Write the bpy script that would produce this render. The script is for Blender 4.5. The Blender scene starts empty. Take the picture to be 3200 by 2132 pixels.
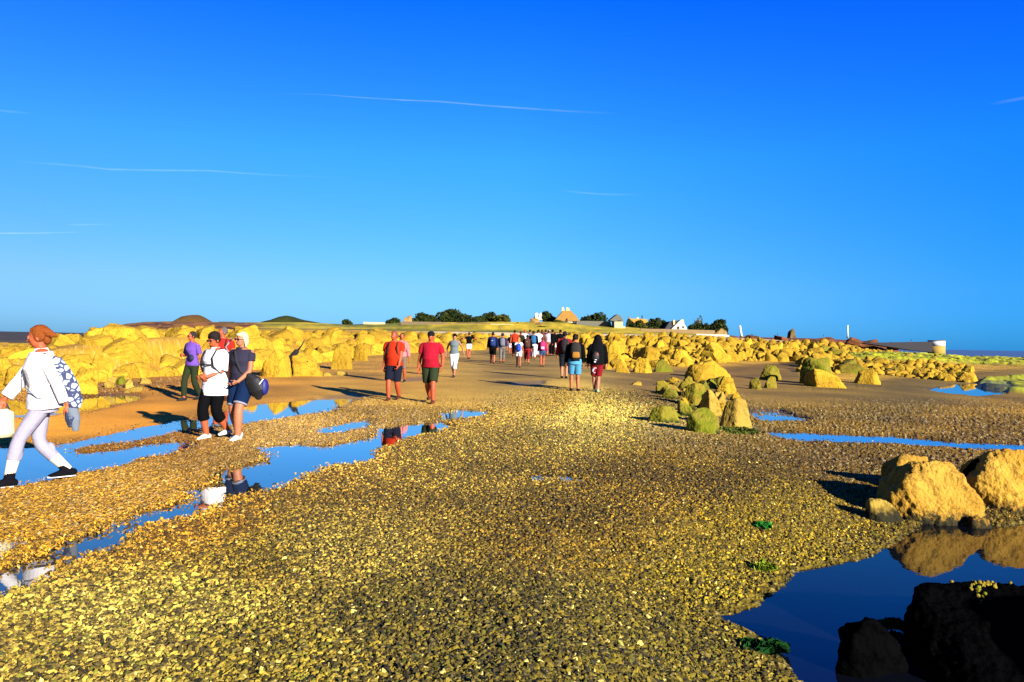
import bpy, bmesh, math, random
import numpy as np
from mathutils import Vector, Matrix, Euler
R = math.radians
random.seed(11); rng = np.random.default_rng(11)
scene = bpy.context.scene
col = scene.collection

# ---------------------------------------------------------------- camera
CAMH = 1.6; F = 1699.4; ROLL = R(1.12)          # photo measured on a 2353 px wide grid
cam_d = bpy.data.cameras.new('camera'); cam_d.lens = 26.0; cam_d.sensor_width = 36
cam_d.clip_start = 0.05; cam_d.clip_end = 40000
cam = bpy.data.objects.new('camera', cam_d); col.objects.link(cam)
cam.matrix_world = Matrix.Translation((0, 0, CAMH)) @ Matrix.Rotation(R(90), 4, 'X') @ Matrix.Rotation(ROLL, 4, 'Z')
scene.camera = cam
# ---------------------------------------------------------------- light
SUN_EL = R(18.5); SUN = Vector((0.622, -0.783, 0)).normalized() * math.cos(SUN_EL) + Vector((0, 0, math.sin(SUN_EL)))
sd = bpy.data.lights.new('sun', 'SUN'); sd.energy = 5.0; sd.angle = R(0.5); sd.color = (1.0, 0.93, 0.82)
sun = bpy.data.objects.new('sun', sd); col.objects.link(sun)
sun.rotation_euler = (-SUN).to_track_quat('-Z', 'Y').to_euler()
EXPO = 2.2; KA = .62
vs = scene.view_settings; vs.view_transform = 'Standard'; vs.look = 'None'; vs.gamma = 1; vs.exposure = EXPO
w = bpy.data.worlds.new('World'); scene.world = w; w.use_nodes = True
nt = w.node_tree; nt.nodes.clear()
sky = nt.nodes.new('ShaderNodeTexSky'); sky.sky_type = 'NISHITA'; sky.sun_disc = False
sky.sun_elevation = SUN_EL; sky.sun_rotation = math.atan2(SUN.x, SUN.y)
sky.air_density = 1.0; sky.dust_density = 0.3; sky.ozone_density = 2.0; sky.altitude = 0
# colour response of the sky: more saturated with height, like the strong polarised blue of the photograph
tc = nt.nodes.new('ShaderNodeTexCoord'); sx = nt.nodes.new('ShaderNodeSeparateXYZ'); nt.links.new(tc.outputs['Generated'], sx.inputs[0])
ramp = nt.nodes.new('ShaderNodeValToRGB'); nt.links.new(sx.outputs['Z'], ramp.inputs[0])
SKY_STOPS = [(0.0, (.10,.27,.70)), (0.07, (.16,.30,.56)), (0.237, (.085,.365,.68)), (0.419, (.010,.25,.95)), (1.0, (.006,.17,.8))]
el = ramp.color_ramp.elements
while len(el) < len(SKY_STOPS): el.new(0.5)
for e_, (p_, c_) in zip(el, SKY_STOPS): e_.position = p_
for e_, (p_, c_) in zip(el, SKY_STOPS): e_.color = (*c_, 1)
mul = nt.nodes.new('ShaderNodeVectorMath'); mul.operation = 'MULTIPLY'
nt.links.new(sky.outputs[0], mul.inputs[0]); nt.links.new(ramp.outputs[0], mul.inputs[1])
ax = nt.nodes.new('ShaderNodeMapRange'); ax.inputs[1].default_value = -.55; ax.inputs[2].default_value = .55; ax.inputs[3].default_value = .86; ax.inputs[4].default_value = 1.34
nt.links.new(sx.outputs['X'], ax.inputs[0])
mul2 = nt.nodes.new('ShaderNodeVectorMath'); mul2.operation = 'SCALE'; nt.links.new(mul.outputs[0], mul2.inputs[0]); nt.links.new(ax.outputs[0], mul2.inputs['Scale'])
mx_ = nt.nodes.new('ShaderNodeMapRange'); mx_.inputs[1].default_value = -.55; mx_.inputs[2].default_value = .55; nt.links.new(sx.outputs['X'], mx_.inputs[0])
rampx = nt.nodes.new('ShaderNodeValToRGB'); nt.links.new(mx_.outputs[0], rampx.inputs[0])
ex = rampx.color_ramp.elements; ex.new(.5); ex[0].color = (1,1,1,1); ex[1].color = (.8,1,1,1); ex[2].color = (.2,.68,1,1)
mul3 = nt.nodes.new('ShaderNodeVectorMath'); mul3.operation = 'MULTIPLY'; nt.links.new(mul2.outputs[0], mul3.inputs[0]); nt.links.new(rampx.outputs[0], mul3.inputs[1])
bg = nt.nodes.new('ShaderNodeBackground'); bg.inputs[1].default_value = 0.0616
wo = nt.nodes.new('ShaderNodeOutputWorld')
nt.links.new(mul3.outputs[0], bg.inputs[0]); nt.links.new(bg.outputs[0], wo.inputs[0])

# ================================================================ helpers
cR, sR = math.cos(ROLL), math.sin(ROLL)
def ray(px, py):
    dx = px - 1176.5; dy = py - 784.5
    v = np.array([cR*dx + sR*dy, F, sR*dx*1.0 - cR*dy])
    # camera right = (cR,0,sR)?  local +Z roll: right=(cR,0,sR) up=(-sR,0,cR)
    v[0] = dx*cR + (-dy)*(-sR); v[2] = dx*sR_SIGN*sR + (-dy)*cR
    return v/F
sR_SIGN = 1.0
def G(px, py, z=0.0):                                   # photo measurement -> point at height z
    v = ray(px, py); t = (z - CAMH)/v[2]
    return (v[0]*t, v[1]*t)
def P(px, py, Y):                                        # photo measurement at distance Y -> world point
    v = ray(px, py); t = Y
    return Vector((v[0]*t, Y, CAMH + v[2]*t))
def project(X, Y, Z):                                    # world -> photo measurement (numpy)
    Yc = np.maximum(Y, .05); x = X/Yc*F; u = (Z-CAMH)/Yc*F
    dx = x*cR + u*sR; dy = -(u*cR - x*sR)
    return dx+1176.5, dy+784.5
def sstep(a, b, x):
    t = np.clip((x-a)/(b-a), 0, 1); return t*t*(3-2*t)
def tag(o, label=None, cat=None, group=None, kind=None):
    if label: o['label'] = label
    if cat: o['category'] = cat
    if group: o['group'] = group
    if kind: o['kind'] = kind
    return o
def empty(name, loc=(0,0,0), rz=0):
    o = bpy.data.objects.new(name, None); col.objects.link(o); o.location = loc; o.rotation_euler = (0,0,rz); o.empty_display_size = .1
    return o
def link(name, me, mat, parent=None, smooth=True):
    if mat is not None and not me.materials: me.materials.append(mat)
    if smooth and len(me.polygons): me.polygons.foreach_set('use_smooth', [True]*len(me.polygons))
    o = bpy.data.objects.new(name, me); col.objects.link(o)
    if parent is not None: o.parent = parent
    return o
def np_mesh(name, V, Fq):
    V = np.asarray(V, np.float32); Fq = np.asarray(Fq, np.int32); n = Fq.shape[1]
    me = bpy.data.meshes.new(name); me.vertices.add(len(V)); me.vertices.foreach_set('co', V.ravel())
    me.loops.add(Fq.size); me.loops.foreach_set('vertex_index', Fq.ravel())
    me.polygons.add(len(Fq)); me.polygons.foreach_set('loop_start', np.arange(len(Fq), dtype=np.int32)*n)
    me.update(calc_edges=True); return me
# ---- noise in numpy
def hash2(ix, iy, k=0):
    n = (ix.astype(np.int64)*374761393 + iy.astype(np.int64)*668265263 + k*1274126177) & 0x7fffffff
    n = ((n ^ (n >> 13))*1274126177) & 0x7fffffff
    return ((n ^ (n >> 16)) & 0xffffff)/float(0xffffff)
def vnoise(x, y, k=0):
    ix = np.floor(x); iy = np.floor(y); fx = x-ix; fy = y-iy; fx = fx*fx*(3-2*fx); fy = fy*fy*(3-2*fy)
    a = hash2(ix, iy, k); b = hash2(ix+1, iy, k); c = hash2(ix, iy+1, k); d = hash2(ix+1, iy+1, k)
    return (a*(1-fx)+b*fx)*(1-fy) + (c*(1-fx)+d*fx)*fy
def fbm(x, y, o=4, k=0):
    s = 0; a = .5
    for i in range(o): s = s + a*vnoise(x*2**i+17.3*i, y*2**i-9.1*i, k+i); a *= .5
    return s/(1-.5**o)
def worley(x, y, k=0):                                   # F1 distance, cell hash
    ix = np.floor(x); iy = np.floor(y); best = np.full(x.shape, 9.); h = np.zeros(x.shape)
    for dx in (-1,0,1):
        for dy in (-1,0,1):
            cx = ix+dx; cy = iy+dy
            px = cx+hash2(cx, cy, k); py = cy+hash2(cx, cy, k+7)
            hh = hash2(cx, cy, k+13)
            d = ((px-x)**2+(py-y)**2)**.5/(.65+.7*hh)
            m = d < best; best = np.where(m, d, best); h = np.where(m, hash2(cx, cy, k+19), h)
    return best, h
def poly_sd(X, Y, poly):                                 # signed distance, positive inside
    poly = np.asarray(poly, float); inside = np.zeros(X.shape, bool); d = np.full(X.shape, 1e9)
    n = len(poly)
    for i in range(n):
        x1, y1 = poly[i]; x2, y2 = poly[(i+1) % n]
        ex, ey = x2-x1, y2-y1; t = np.clip(((X-x1)*ex+(Y-y1)*ey)/(ex*ex+ey*ey+1e-12), 0, 1)
        d = np.minimum(d, (X-x1-t*ex)**2+(Y-y1-t*ey)**2)
        c = ((y1 > Y) != (y2 > Y)) & (X < (x2-x1)*(Y-y1)/(y2-y1+1e-12)+x1); inside ^= c
    d = np.sqrt(d); return np.where(inside, d, -d)
# ---- materials
def srgb(c):
    return tuple(((v/255)/12.92 if v/255 <= .04045 else ((v/255+.055)/1.055)**2.4) for v in c)
_mats = {}
def new_mat(name):
    m = bpy.data.materials.new(name); m.use_nodes = True; n = m.node_tree
    b = n.nodes['Principled BSDF']; return m, n, b
def mat(name, c, rough=.8, bump=0, bscale=30, var=.12, vscale=8, spec=.3, sheen=0, metal=0):
    if name in _mats: return _mats[name]
    c = tuple(q*KA for q in c)
    m, n, b = new_mat(name); L = n.links
    tc = n.nodes.new('ShaderNodeTexCoord')
    nz = n.nodes.new('ShaderNodeTexNoise'); nz.inputs['Scale'].default_value = vscale; nz.inputs['Detail'].default_value = 4
    L.new(tc.outputs['Object'], nz.inputs['Vector'])
    mx = n.nodes.new('ShaderNodeMix'); mx.data_type = 'RGBA'
    mx.inputs[6].default_value = (*[v*(1-var) for v in c], 1); mx.inputs[7].default_value = (*[min(1, v*(1+var)) for v in c], 1)
    L.new(nz.outputs[0], mx.inputs[0]); L.new(mx.outputs[2], b.inputs['Base Color'])
    b.inputs['Roughness'].default_value = rough; b.inputs['Specular IOR Level'].default_value = spec; b.inputs['Metallic'].default_value = metal
    if bump:
        n2 = n.nodes.new('ShaderNodeTexNoise'); n2.inputs['Scale'].default_value = bscale; n2.inputs['Detail'].default_value = 3
        L.new(tc.outputs['Object'], n2.inputs['Vector'])
        bp = n.nodes.new('ShaderNodeBump'); bp.inputs['Strength'].default_value = bump; bp.inputs['Distance'].default_value = .02
        L.new(n2.outputs[0], bp.inputs['Height']); L.new(bp.outputs[0], b.inputs['Normal'])
    _mats[name] = m; return m

# ================================================================ terrain
def W(poly, z=0): return [G(x, y, z) for x, y in poly]
PUD = {
 'rear':  W([(575,935),(640,925),(720,918),(800,908),(832,914),(800,926),(740,945),(640,962),(575,968),(525,976),(440,986),(425,975),(470,958),(520,945)]),
 'thin':  W([(150,1020),(230,1008),(330,982),(430,966),(452,980),(380,994),(300,1011),(240,1019),(160,1030)]),
 'left':  W([(-140,1030),(60,1029),(150,1028),(162,1045),(280,1032),(400,1017),(430,1021),(380,1042),(300,1060),(220,1076),(165,1085),(150,1097),(60,1107),(-140,1115)]),
 'main':  W([(600,1028),(679,1024),(750,1030),(796,1020),(862,1004),(881,984),(970,974),(1007,970),(1046,980),(998,997),(937,1006),(880,1030),(857,1055),(796,1066),(726,1075),(703,1098),(656,1117),(600,1126),(553,1138),(497,1163),(445,1177),(384,1201),(304,1222),(262,1250),(187,1270),(155,1292),(94,1334),(28,1362),(0,1376),(-80,1420),(-80,1310),(20,1300),(60,1288),(131,1271),(173,1250),(225,1229),(323,1187),(412,1163),(436,1145),(450,1126),(506,1107),(511,1084),(576,1070),(623,1056),(634,1042)]),
 'side':  W([(745,984),(848,961),(843,976),(796,991),(745,993)]),
 'corner':W([(-60,1250),(36,1244),(28,1258),(0,1280),(-60,1290)]),
 'bank':  W([(170,925),(215,910),(290,902),(322,914),(270,926),(215,939),(170,946),(60,958),(-140,962),(-140,905),(60,922)]),
 'far':   W([(1010,951),(1060,942),(1120,944),(1122,955),(1060,963),(1015,965)]),
 'sliver':W([(928,880),(972,876),(974,884),(930,886)]),
 'sliver_two': W([(1186,886),(1245,884),(1246,892),(1190,894)]),
 'dot':   W([(1225,1097),(1252,1091),(1262,1098),(1240,1104)]),
 'dot_two': W([(1288,1094),(1310,1092),(1316,1100),(1292,1103)]),
}
RZ = -.15
PUDR = {
 'pile':  W([(1712,941),(1790,943),(1802,951),(1848,960),(1842,966),(1760,966),(1740,957),(1722,947)], RZ),
 'stream':W([(1760,990),(1900,995),(2050,1002),(2200,1015),(2353,1020),(2440,1030),(2440,1046),(2300,1034),(2200,1029),(2100,1022),(2000,1016),(1930,1016),(1900,1010),(1840,1013),(1790,1009)], RZ),
 'mud':   W([(2128,896),(2190,885),(2250,882),(2305,878),(2320,894),(2300,905),(2240,909),(2180,904)], RZ),
}
PZ = -.25
POOL = W([(2048,1228),(2020,1248),(1960,1276),(1860,1297),(1790,1305),(1768,1335),(1705,1382),(1660,1398),(1590,1388),(1635,1432),(1690,1456),(1720,1490),(1790,1575),(1850,1680),(3300,1900),(3100,1250),(2420,1185),(2280,1205),(2100,1195)], PZ)
BANK = [(-60,21),(-30,19.8),(-13.6,19.7),(-11.6,26),(-9.9,32),(-9.3,48),(-6.2,57),(-2.6,64),(-1.2,95),(-.5,150),(-.5,200)]
def rise(Y): return np.interp(Y, [0,18,25,41,65,90,150,200,215], [0,0,.14,.34,.8,1.3,2.3,3.2,3.4])
def azx(x): return (x-1176.5)/F
def h_of(px): return 784.5 + (px-1176.5)*math.tan(ROLL)
CREST = [(150,769,),(235,757),(290,745),(330,741),(400,739.5),(540,742),(700,742),(800,747),(900,744),(1000,742),(1100,741),(1200,741),(1300,741),(1360,748),(1440,752),(1500,758),(1600,764),(1670,770),(1700,775.5),(1850,778),(1950,782),(2030,789),(2090,800),(2150,815)]
CR_A = np.array([azx(x[0]) for x in CREST]); CR_Z = np.array([CAMH+(h_of(x[0])-x[1])/F*245 for x in CREST])
def bank_sd(X, Y):
    pts = np.array(BANK+[(-.5,420),(-900,420),(-900,21)]); return poly_sd(X, Y, pts)
def base_height(X, Y):
    X = np.asarray(X, float); Y = np.asarray(Y, float)
    az = X/np.maximum(Y, .1); az = np.where(Y > .5, az, 0)
    z = rise(Y)*np.clip(np.interp(az, [-.5,.25,.45,.62], [1,1,.5,0]), 0, 1)
    z = np.where(Y < 0, 0, z)
    # low wet plain on the right
    z = z + RZ*sstep(2.2, 5.2, X - .05*Y)*sstep(4, 8, Y)*(1-sstep(30, 60, Y))
    z = z + (RZ)*sstep(.42, .62, az)*sstep(30, 60, Y)
    # left bank of rock
    bd = bank_sd(X, Y)
    near = (az < -.5)
    top = np.interp(az, [-.75,-.66,-.62,-.55,-.48,-.3,-.15,0], [.55,.7,1.0,1.3,1.45,1.55,1.6,1.75])
    up = sstep(-.2, 4.5, bd)*top
    strip = np.where(az < -.505, 1-sstep(9, 22, bd)*sstep(.505, .56, -az), 1)
    z = np.where(bd > -.3, np.maximum(z, up*strip - .1*(1-strip)), z)
    # mud flat far left stays low
    # island
    cz = np.interp(az, CR_A, CR_Z, left=-.6, right=-3)
    fr = np.interp(az, [-.6,-.5,-.3,0,.25,.35,.5], [1.4,2.7,3.6,3.9,4.1,3.3,.6])
    f1 = sstep(165, 200, Y); f2 = sstep(200, 243, Y); back = sstep(330, 400, Y)
    isl = np.where(cz > 0, 1, 0)*sstep(-.565,-.535, az)
    zi = z*(1-f1) + f1*(np.minimum(fr, cz)*(1-f2) + cz*f2)
    z = np.where((Y > 165), zi*(1-back) + back*(-3), z)
    flat = (az < -.545)
    z = np.where(flat & (bd > 20), np.minimum(z, np.where(Y > 60, -.2, z)), z)
    z = np.where(flat & (Y > 165), -.2, z)
    # sea bed on the right
    sea = sstep(.50, .56, az)*sstep(165, 215, Y)
    z = z*(1-sea) + sea*(-3)
    # green weed bank on the right, slightly raised
    gx, gy = project(X, Y, z)
    # pool basin
    m = (X > -1) & (Y < 12) & (Y > -6)
    sd = np.where(m, 0., -9.)
    if m.any():
        sd[m] = poly_sd(X[m], Y[m], POOL)
    k = sstep(-1.5, .0, sd); z = z*(1-k) + (PZ+.008)*k
    z = z - .35*sstep(0, .7, sd)
    return z
def ground_z(x, y): return float(base_height(np.array([float(x)]), np.array([float(y)]))[0])
def on_ground(px, py):                                   # first hit of the sight line with the ground
    v = ray(px, py); t = np.concatenate([np.linspace(2.5, 40, 800), np.linspace(40, 260, 1500)])
    X = v[0]*t; Y = v[1]*t; Z = CAMH+v[2]*t; g = base_height(X, Y)
    i = np.argmax(Z <= g) if (Z <= g).any() else len(t)-1
    return Vector((X[i], Y[i], g[i]))
def pud_mask(X, Y, polys, noise):
    m = np.full(X.shape, -9.)
    for p in polys.values():
        a = np.array(p); sel = (X > a[:,0].min()-1) & (X < a[:,0].max()+1) & (Y > a[:,1].min()-1) & (Y < a[:,1].max()+1)
        if sel.any(): m[sel] = np.maximum(m[sel], poly_sd(X[sel], Y[sel], p))
    return m + noise
# ---- colour zones: mean tint measured in the photograph at (x, y), as sRGB
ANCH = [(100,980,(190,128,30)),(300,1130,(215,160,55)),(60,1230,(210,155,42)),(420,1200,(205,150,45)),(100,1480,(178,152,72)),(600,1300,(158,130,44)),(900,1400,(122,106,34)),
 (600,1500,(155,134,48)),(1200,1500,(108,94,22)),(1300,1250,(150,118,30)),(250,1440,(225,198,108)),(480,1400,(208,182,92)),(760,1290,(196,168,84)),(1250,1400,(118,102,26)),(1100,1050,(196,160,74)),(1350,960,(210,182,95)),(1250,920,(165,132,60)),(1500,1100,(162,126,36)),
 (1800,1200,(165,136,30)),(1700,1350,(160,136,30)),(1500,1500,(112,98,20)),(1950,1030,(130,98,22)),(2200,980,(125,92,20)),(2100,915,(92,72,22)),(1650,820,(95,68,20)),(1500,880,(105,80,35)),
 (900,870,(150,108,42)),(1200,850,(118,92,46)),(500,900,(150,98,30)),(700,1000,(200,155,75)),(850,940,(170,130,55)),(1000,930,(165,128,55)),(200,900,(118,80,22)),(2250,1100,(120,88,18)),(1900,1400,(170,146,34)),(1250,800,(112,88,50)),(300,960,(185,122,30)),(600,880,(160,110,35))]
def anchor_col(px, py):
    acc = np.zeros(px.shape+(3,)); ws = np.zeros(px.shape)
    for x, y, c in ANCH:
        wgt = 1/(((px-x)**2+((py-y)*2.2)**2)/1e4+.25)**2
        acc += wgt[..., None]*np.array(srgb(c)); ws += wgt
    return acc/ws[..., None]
SAND = [(-300,965),(180,950),(330,900),(600,870),(840,850),(1100,815),(1200,770),(1330,770),(1420,855),(1560,868),(1600,900),(1500,905),(1400,890),(1300,897),(1180,905),(1080,925),(900,925),(830,915),(700,925),(560,950),(450,965),(330,990),(150,1022),(-300,1035)]
SANDR = [(1400,845),(1840,832),(1850,890),(2000,890),(2353,850),(2700,860),(2700,918),(2000,922),(1750,932),(1690,905),(1560,870)]
FINE = [(-900,900),(-900,1290),(20,1290),(225,1222),(430,1140),(511,1084),(640,1040),(860,1010),(1010,965),(1180,945),(1250,900),(1250,880),(600,880),(180,900)]
FINER = [(1500,1010),(1740,1010),(1900,1075),(2100,1075),(3000,1090),(3000,880),(1740,920),(1600,990)]
def fine_zone(px, py, Y):
    n_ = 30*np.sin(px*.013+py*.02)
    return np.where(Y > 3, np.maximum(sstep(-28, 22, poly_sd(px, py+n_*.4, FINE)), sstep(-60, 10, poly_sd(px, py+n_*.5, FINER))), 0.)
def zones(X, Y, Z):
    px, py = project(X, Y, Z)
    behind = Y < 3.2
    px = np.where(behind, 900+X*60, px); py = np.where(behind, 1540, np.clip(py, 700, 1568))
    nn = (fbm(X*1.2, Y*1.2, 3, 5)-.5)
    wob = 26*nn*np.clip(12/np.maximum(Y,4), .3, 1)
    s1 = poly_sd(px, py+wob, SAND); s2 = poly_sd(px, py+wob, SANDR)
    soft = np.interp(Y, [10, 30, 80], [26, 16, 6])
    sand = np.maximum(sstep(-1, 1, s1/soft), sstep(-1, 1, s2/soft))
    sand = np.where(behind, 0, sand)
    return px, py, sand

# polar sheet: fine in front of the camera, coarse around and behind, reaching the horizon
A1 = np.arange(-.80, .80, .00115); A2 = np.arange(.80, 2*math.pi-.80, .035)
ANG = np.concatenate([A1, A2]); NA = len(ANG)
s_ = np.arange(1/2.6, 1/44., -.00052)
RAD = np.concatenate([[.02], np.linspace(.3, 2.5, 24), 1/s_, 44*1.022**np.arange(1, 215)]); RAD = RAD[RAD < 5200]; NR = len(RAD)
AA, RR = np.meshgrid(ANG, RAD); GX = RR*np.sin(AA); GY = RR*np.cos(AA)
GZ = base_height(GX, GY)
PXg, PYg, SANDg = zones(GX, GY, GZ)
inner = RR < 60
rockfield = np.zeros_like(GX)
gx = GX[inner]; gy = GY[inner]
n1 = fbm(gx*2.1, gy*2.1, 4, 3)-.5
pm = np.full(GX.shape, -9.); pm[inner] = pud_mask(gx, gy, PUD, n1*.40)
pmr = np.full(GX.shape, -9.); pmr[inner] = pud_mask(gx, gy, PUDR, n1*.35)
wet = np.zeros_like(GX)
k = sstep(-.26, .08, pm); GZ -= .045*k; wet = np.maximum(wet, sstep(-.35, .0, pm))
k2 = sstep(-.2, .0, pmr); GZ -= .06*k2; wet = np.maximum(wet, sstep(-.35, .0, pmr))
# shell gravel relief
f1, h1 = worley(gx/.022, gy/.019, 1); f2, h2 = worley(gx/.040+3, gy/.034, 40)
grav = 1-SANDg[inner]; farf = 1-sstep(22, 45, RR[inner])
heap = (fbm(gx*.9, gy*.9, 4, 60)-.5)
rel = (np.sqrt(np.clip(1-f1**2*1.1, 0, 1))*(.003+.010*h1) + np.sqrt(np.clip(1-f2**2*1.2, 0, 1))*(.005+.018*h2)*(h2 > .4))*1.0
pool_in = np.zeros_like(gx)
GZ[inner] += (rel*(.12+.88*grav)*farf + heap*.05*grav*sstep(0, 1, 1-0*gx)*np.clip(1-sstep(-.4,.2,pm[inner]),0,1)*.6)
CELL = np.full(GX.shape, .5); CELL[inner] = .5*h1+.5*h2
# colour
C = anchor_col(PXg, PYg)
def mixc(C, m, c): return C*(1-m[..., None]) + np.array(c)*m[..., None]
bdg = bank_sd(GX, GY)
AZ = np.where(GY > .5, GX/np.maximum(GY, .1), 0)
yel = srgb((205,155,32))
ROCKG = sstep(.2, 1.2, bdg)*(RR < 200)*(GZ > .35)
C = mixc(C, ROCKG, yel)
mudfar = ((AZ < -.5) & (bdg > 8) & (GZ < .35)) | ((GY > 60) & (AZ < -.545))
C = mixc(C, mudfar*1., srgb((62,52,42)))
# beach strip, grass, scrub, islet
isl = (GY > 150) & (GZ > .2)
beach = isl*sstep(158, 168, GY)*(1-sstep(196, 203, GY))*sstep(azx(900), azx(1040), AZ)
C = mixc(C, beach, srgb((235,205,150)))
gn = fbm(GX*.05, GY*.12, 4, 9)
grass = isl*sstep(198, 204, GY)*(1-sstep(azx(1640), azx(1680), AZ))
gc = np.array(srgb((205,175,30)))*(1-sstep(.35,.65,gn)[...,None]) + np.array(srgb((125,122,22)))*sstep(.35,.65,gn)[...,None]
C = C*(1-grass[...,None]) + gc*grass[...,None]
edge = isl*sstep(199, 202, GY)*(1-sstep(207, 210, GY))*(1-sstep(azx(1500), azx(1640), AZ))
C = mixc(C, edge*.85, srgb((80,85,20)))
scr = isl*sstep(226, 236, GY)*sstep(.42, .52, fbm(GX*.08, GY*.08, 3, 21))
C = mixc(C, scr*.9*(AZ < azx(1650)), srgb((70,78,18)))
lb = isl*(1-sstep(azx(560), azx(620), AZ))*sstep(190, 200, GY)
C = mixc(C, lb, srgb((150,95,30))); C = mixc(C, lb*sstep(235, 240, GY), srgb((90,75,25)))
C = mixc(C, lb*sstep(.5,.6,fbm(GX*.3,GZ*1.5,3,2))*(1-sstep(225,238,GY)), srgb((70,40,15)))
ri = isl*sstep(azx(1660), azx(1700), AZ)*sstep(205, 215, GY)
C = mixc(C, ri, srgb((120,62,28)))
rb = isl*sstep(azx(1640), azx(1660), AZ)*(1-sstep(azx(1830),azx(1900),AZ))*sstep(150,165,GY)*(1-sstep(205,215,GY))
C = mixc(C, rb, srgb((215,175,135)))
# weed covered bank
WEED = [(1930,818),(2050,812),(2180,817),(2353,818),(2700,825),(2700,850),(2353,843),(2200,838),(2060,832),(1900,828),(1850,822)]
WEED2 = [(2262,873),(2353,866),(2700,866),(2700,905),(2353,905),(2300,898),(2240,888)]
wd = np.maximum(sstep(-3, 3, poly_sd(PXg, PYg, WEED)), sstep(-3, 3, poly_sd(PXg, PYg, WEED2)))*(GY > 15)
C = mixc(C, wd, np.array(srgb((195,195,10))))
GZ += wd*(.15+.7*(fbm(GX*1.1, GY*.7, 5, 31)-.35))*np.clip(GY/60, .5, 1.4)
C = C*(1-wd*.7*sstep(.5,.62,fbm(GX*.9, GY*.25, 4, 35)))[..., None]
RFm = sstep(-4, 6, poly_sd(PXg, PYg, [(1395,850),(1600,848),(1820,834),(1850,885),(2000,876),(2280,853),(2353,848),(2353,838),(1850,820),(1850,790),(2200,800),(2200,780),(1700,776),(1400,768)]))*(GY > 25)
C = mixc(C, RFm*.7*(1-wd)*(1-beach)*(GY < 165), srgb((170,130,40)))
# weedy stain on the gravel near the pool
st = sstep(-1.6, -.1, np.where((GX > -1) & (GY < 12) & (GY > -6), poly_sd(GX, GY, POOL), -9.))
C = mixc(C, st*.5, srgb((165,148,30)))
deep = sstep(0, .25, np.where((GX > -1) & (GY < 12) & (GY > -6), poly_sd(GX, GY, POOL), -9.))
C = mixc(C, deep, srgb((40,36,20)))
big = fbm(GX*.55, GY*.55, 4, 77)
C = C*(.40+1.2*big)[..., None]
C = C*(1-.35*wet*(RR < 60))[..., None]
sb = np.maximum(SANDg, sstep(12, 20, RR)*(PYg > 760))*(RR < 170)*(1-ROCKG)*(1-wd)
C = C*(1+.75*sb)[..., None]*np.stack([1+0*sb, 1+0*sb, 1-.35*sb], -1)
# dry pebbles get their own tint each
tv = (.55+.9*CELL); gm = np.zeros_like(GX); gm[inner] = grav*farf
C = C*((1-gm)+gm*tv)[..., None]
pale = (CELL > .80)*gm
C = C*(1-.5*pale[...,None]) + np.array(srgb((235,215,160)))*.5*pale[...,None]
ALB = .72*KA
fz = fine_zone(PXg, PYg, GY)
bed = gm*.62*(1-sstep(9, 17, RR))*(1-.8*fz)
C = C*(1-bed)[..., None]*np.stack([1+0*bed, 1-.1*bed, 1-.75*bed], -1)
C = np.clip(C*ALB, 0.001, .85)

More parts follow.
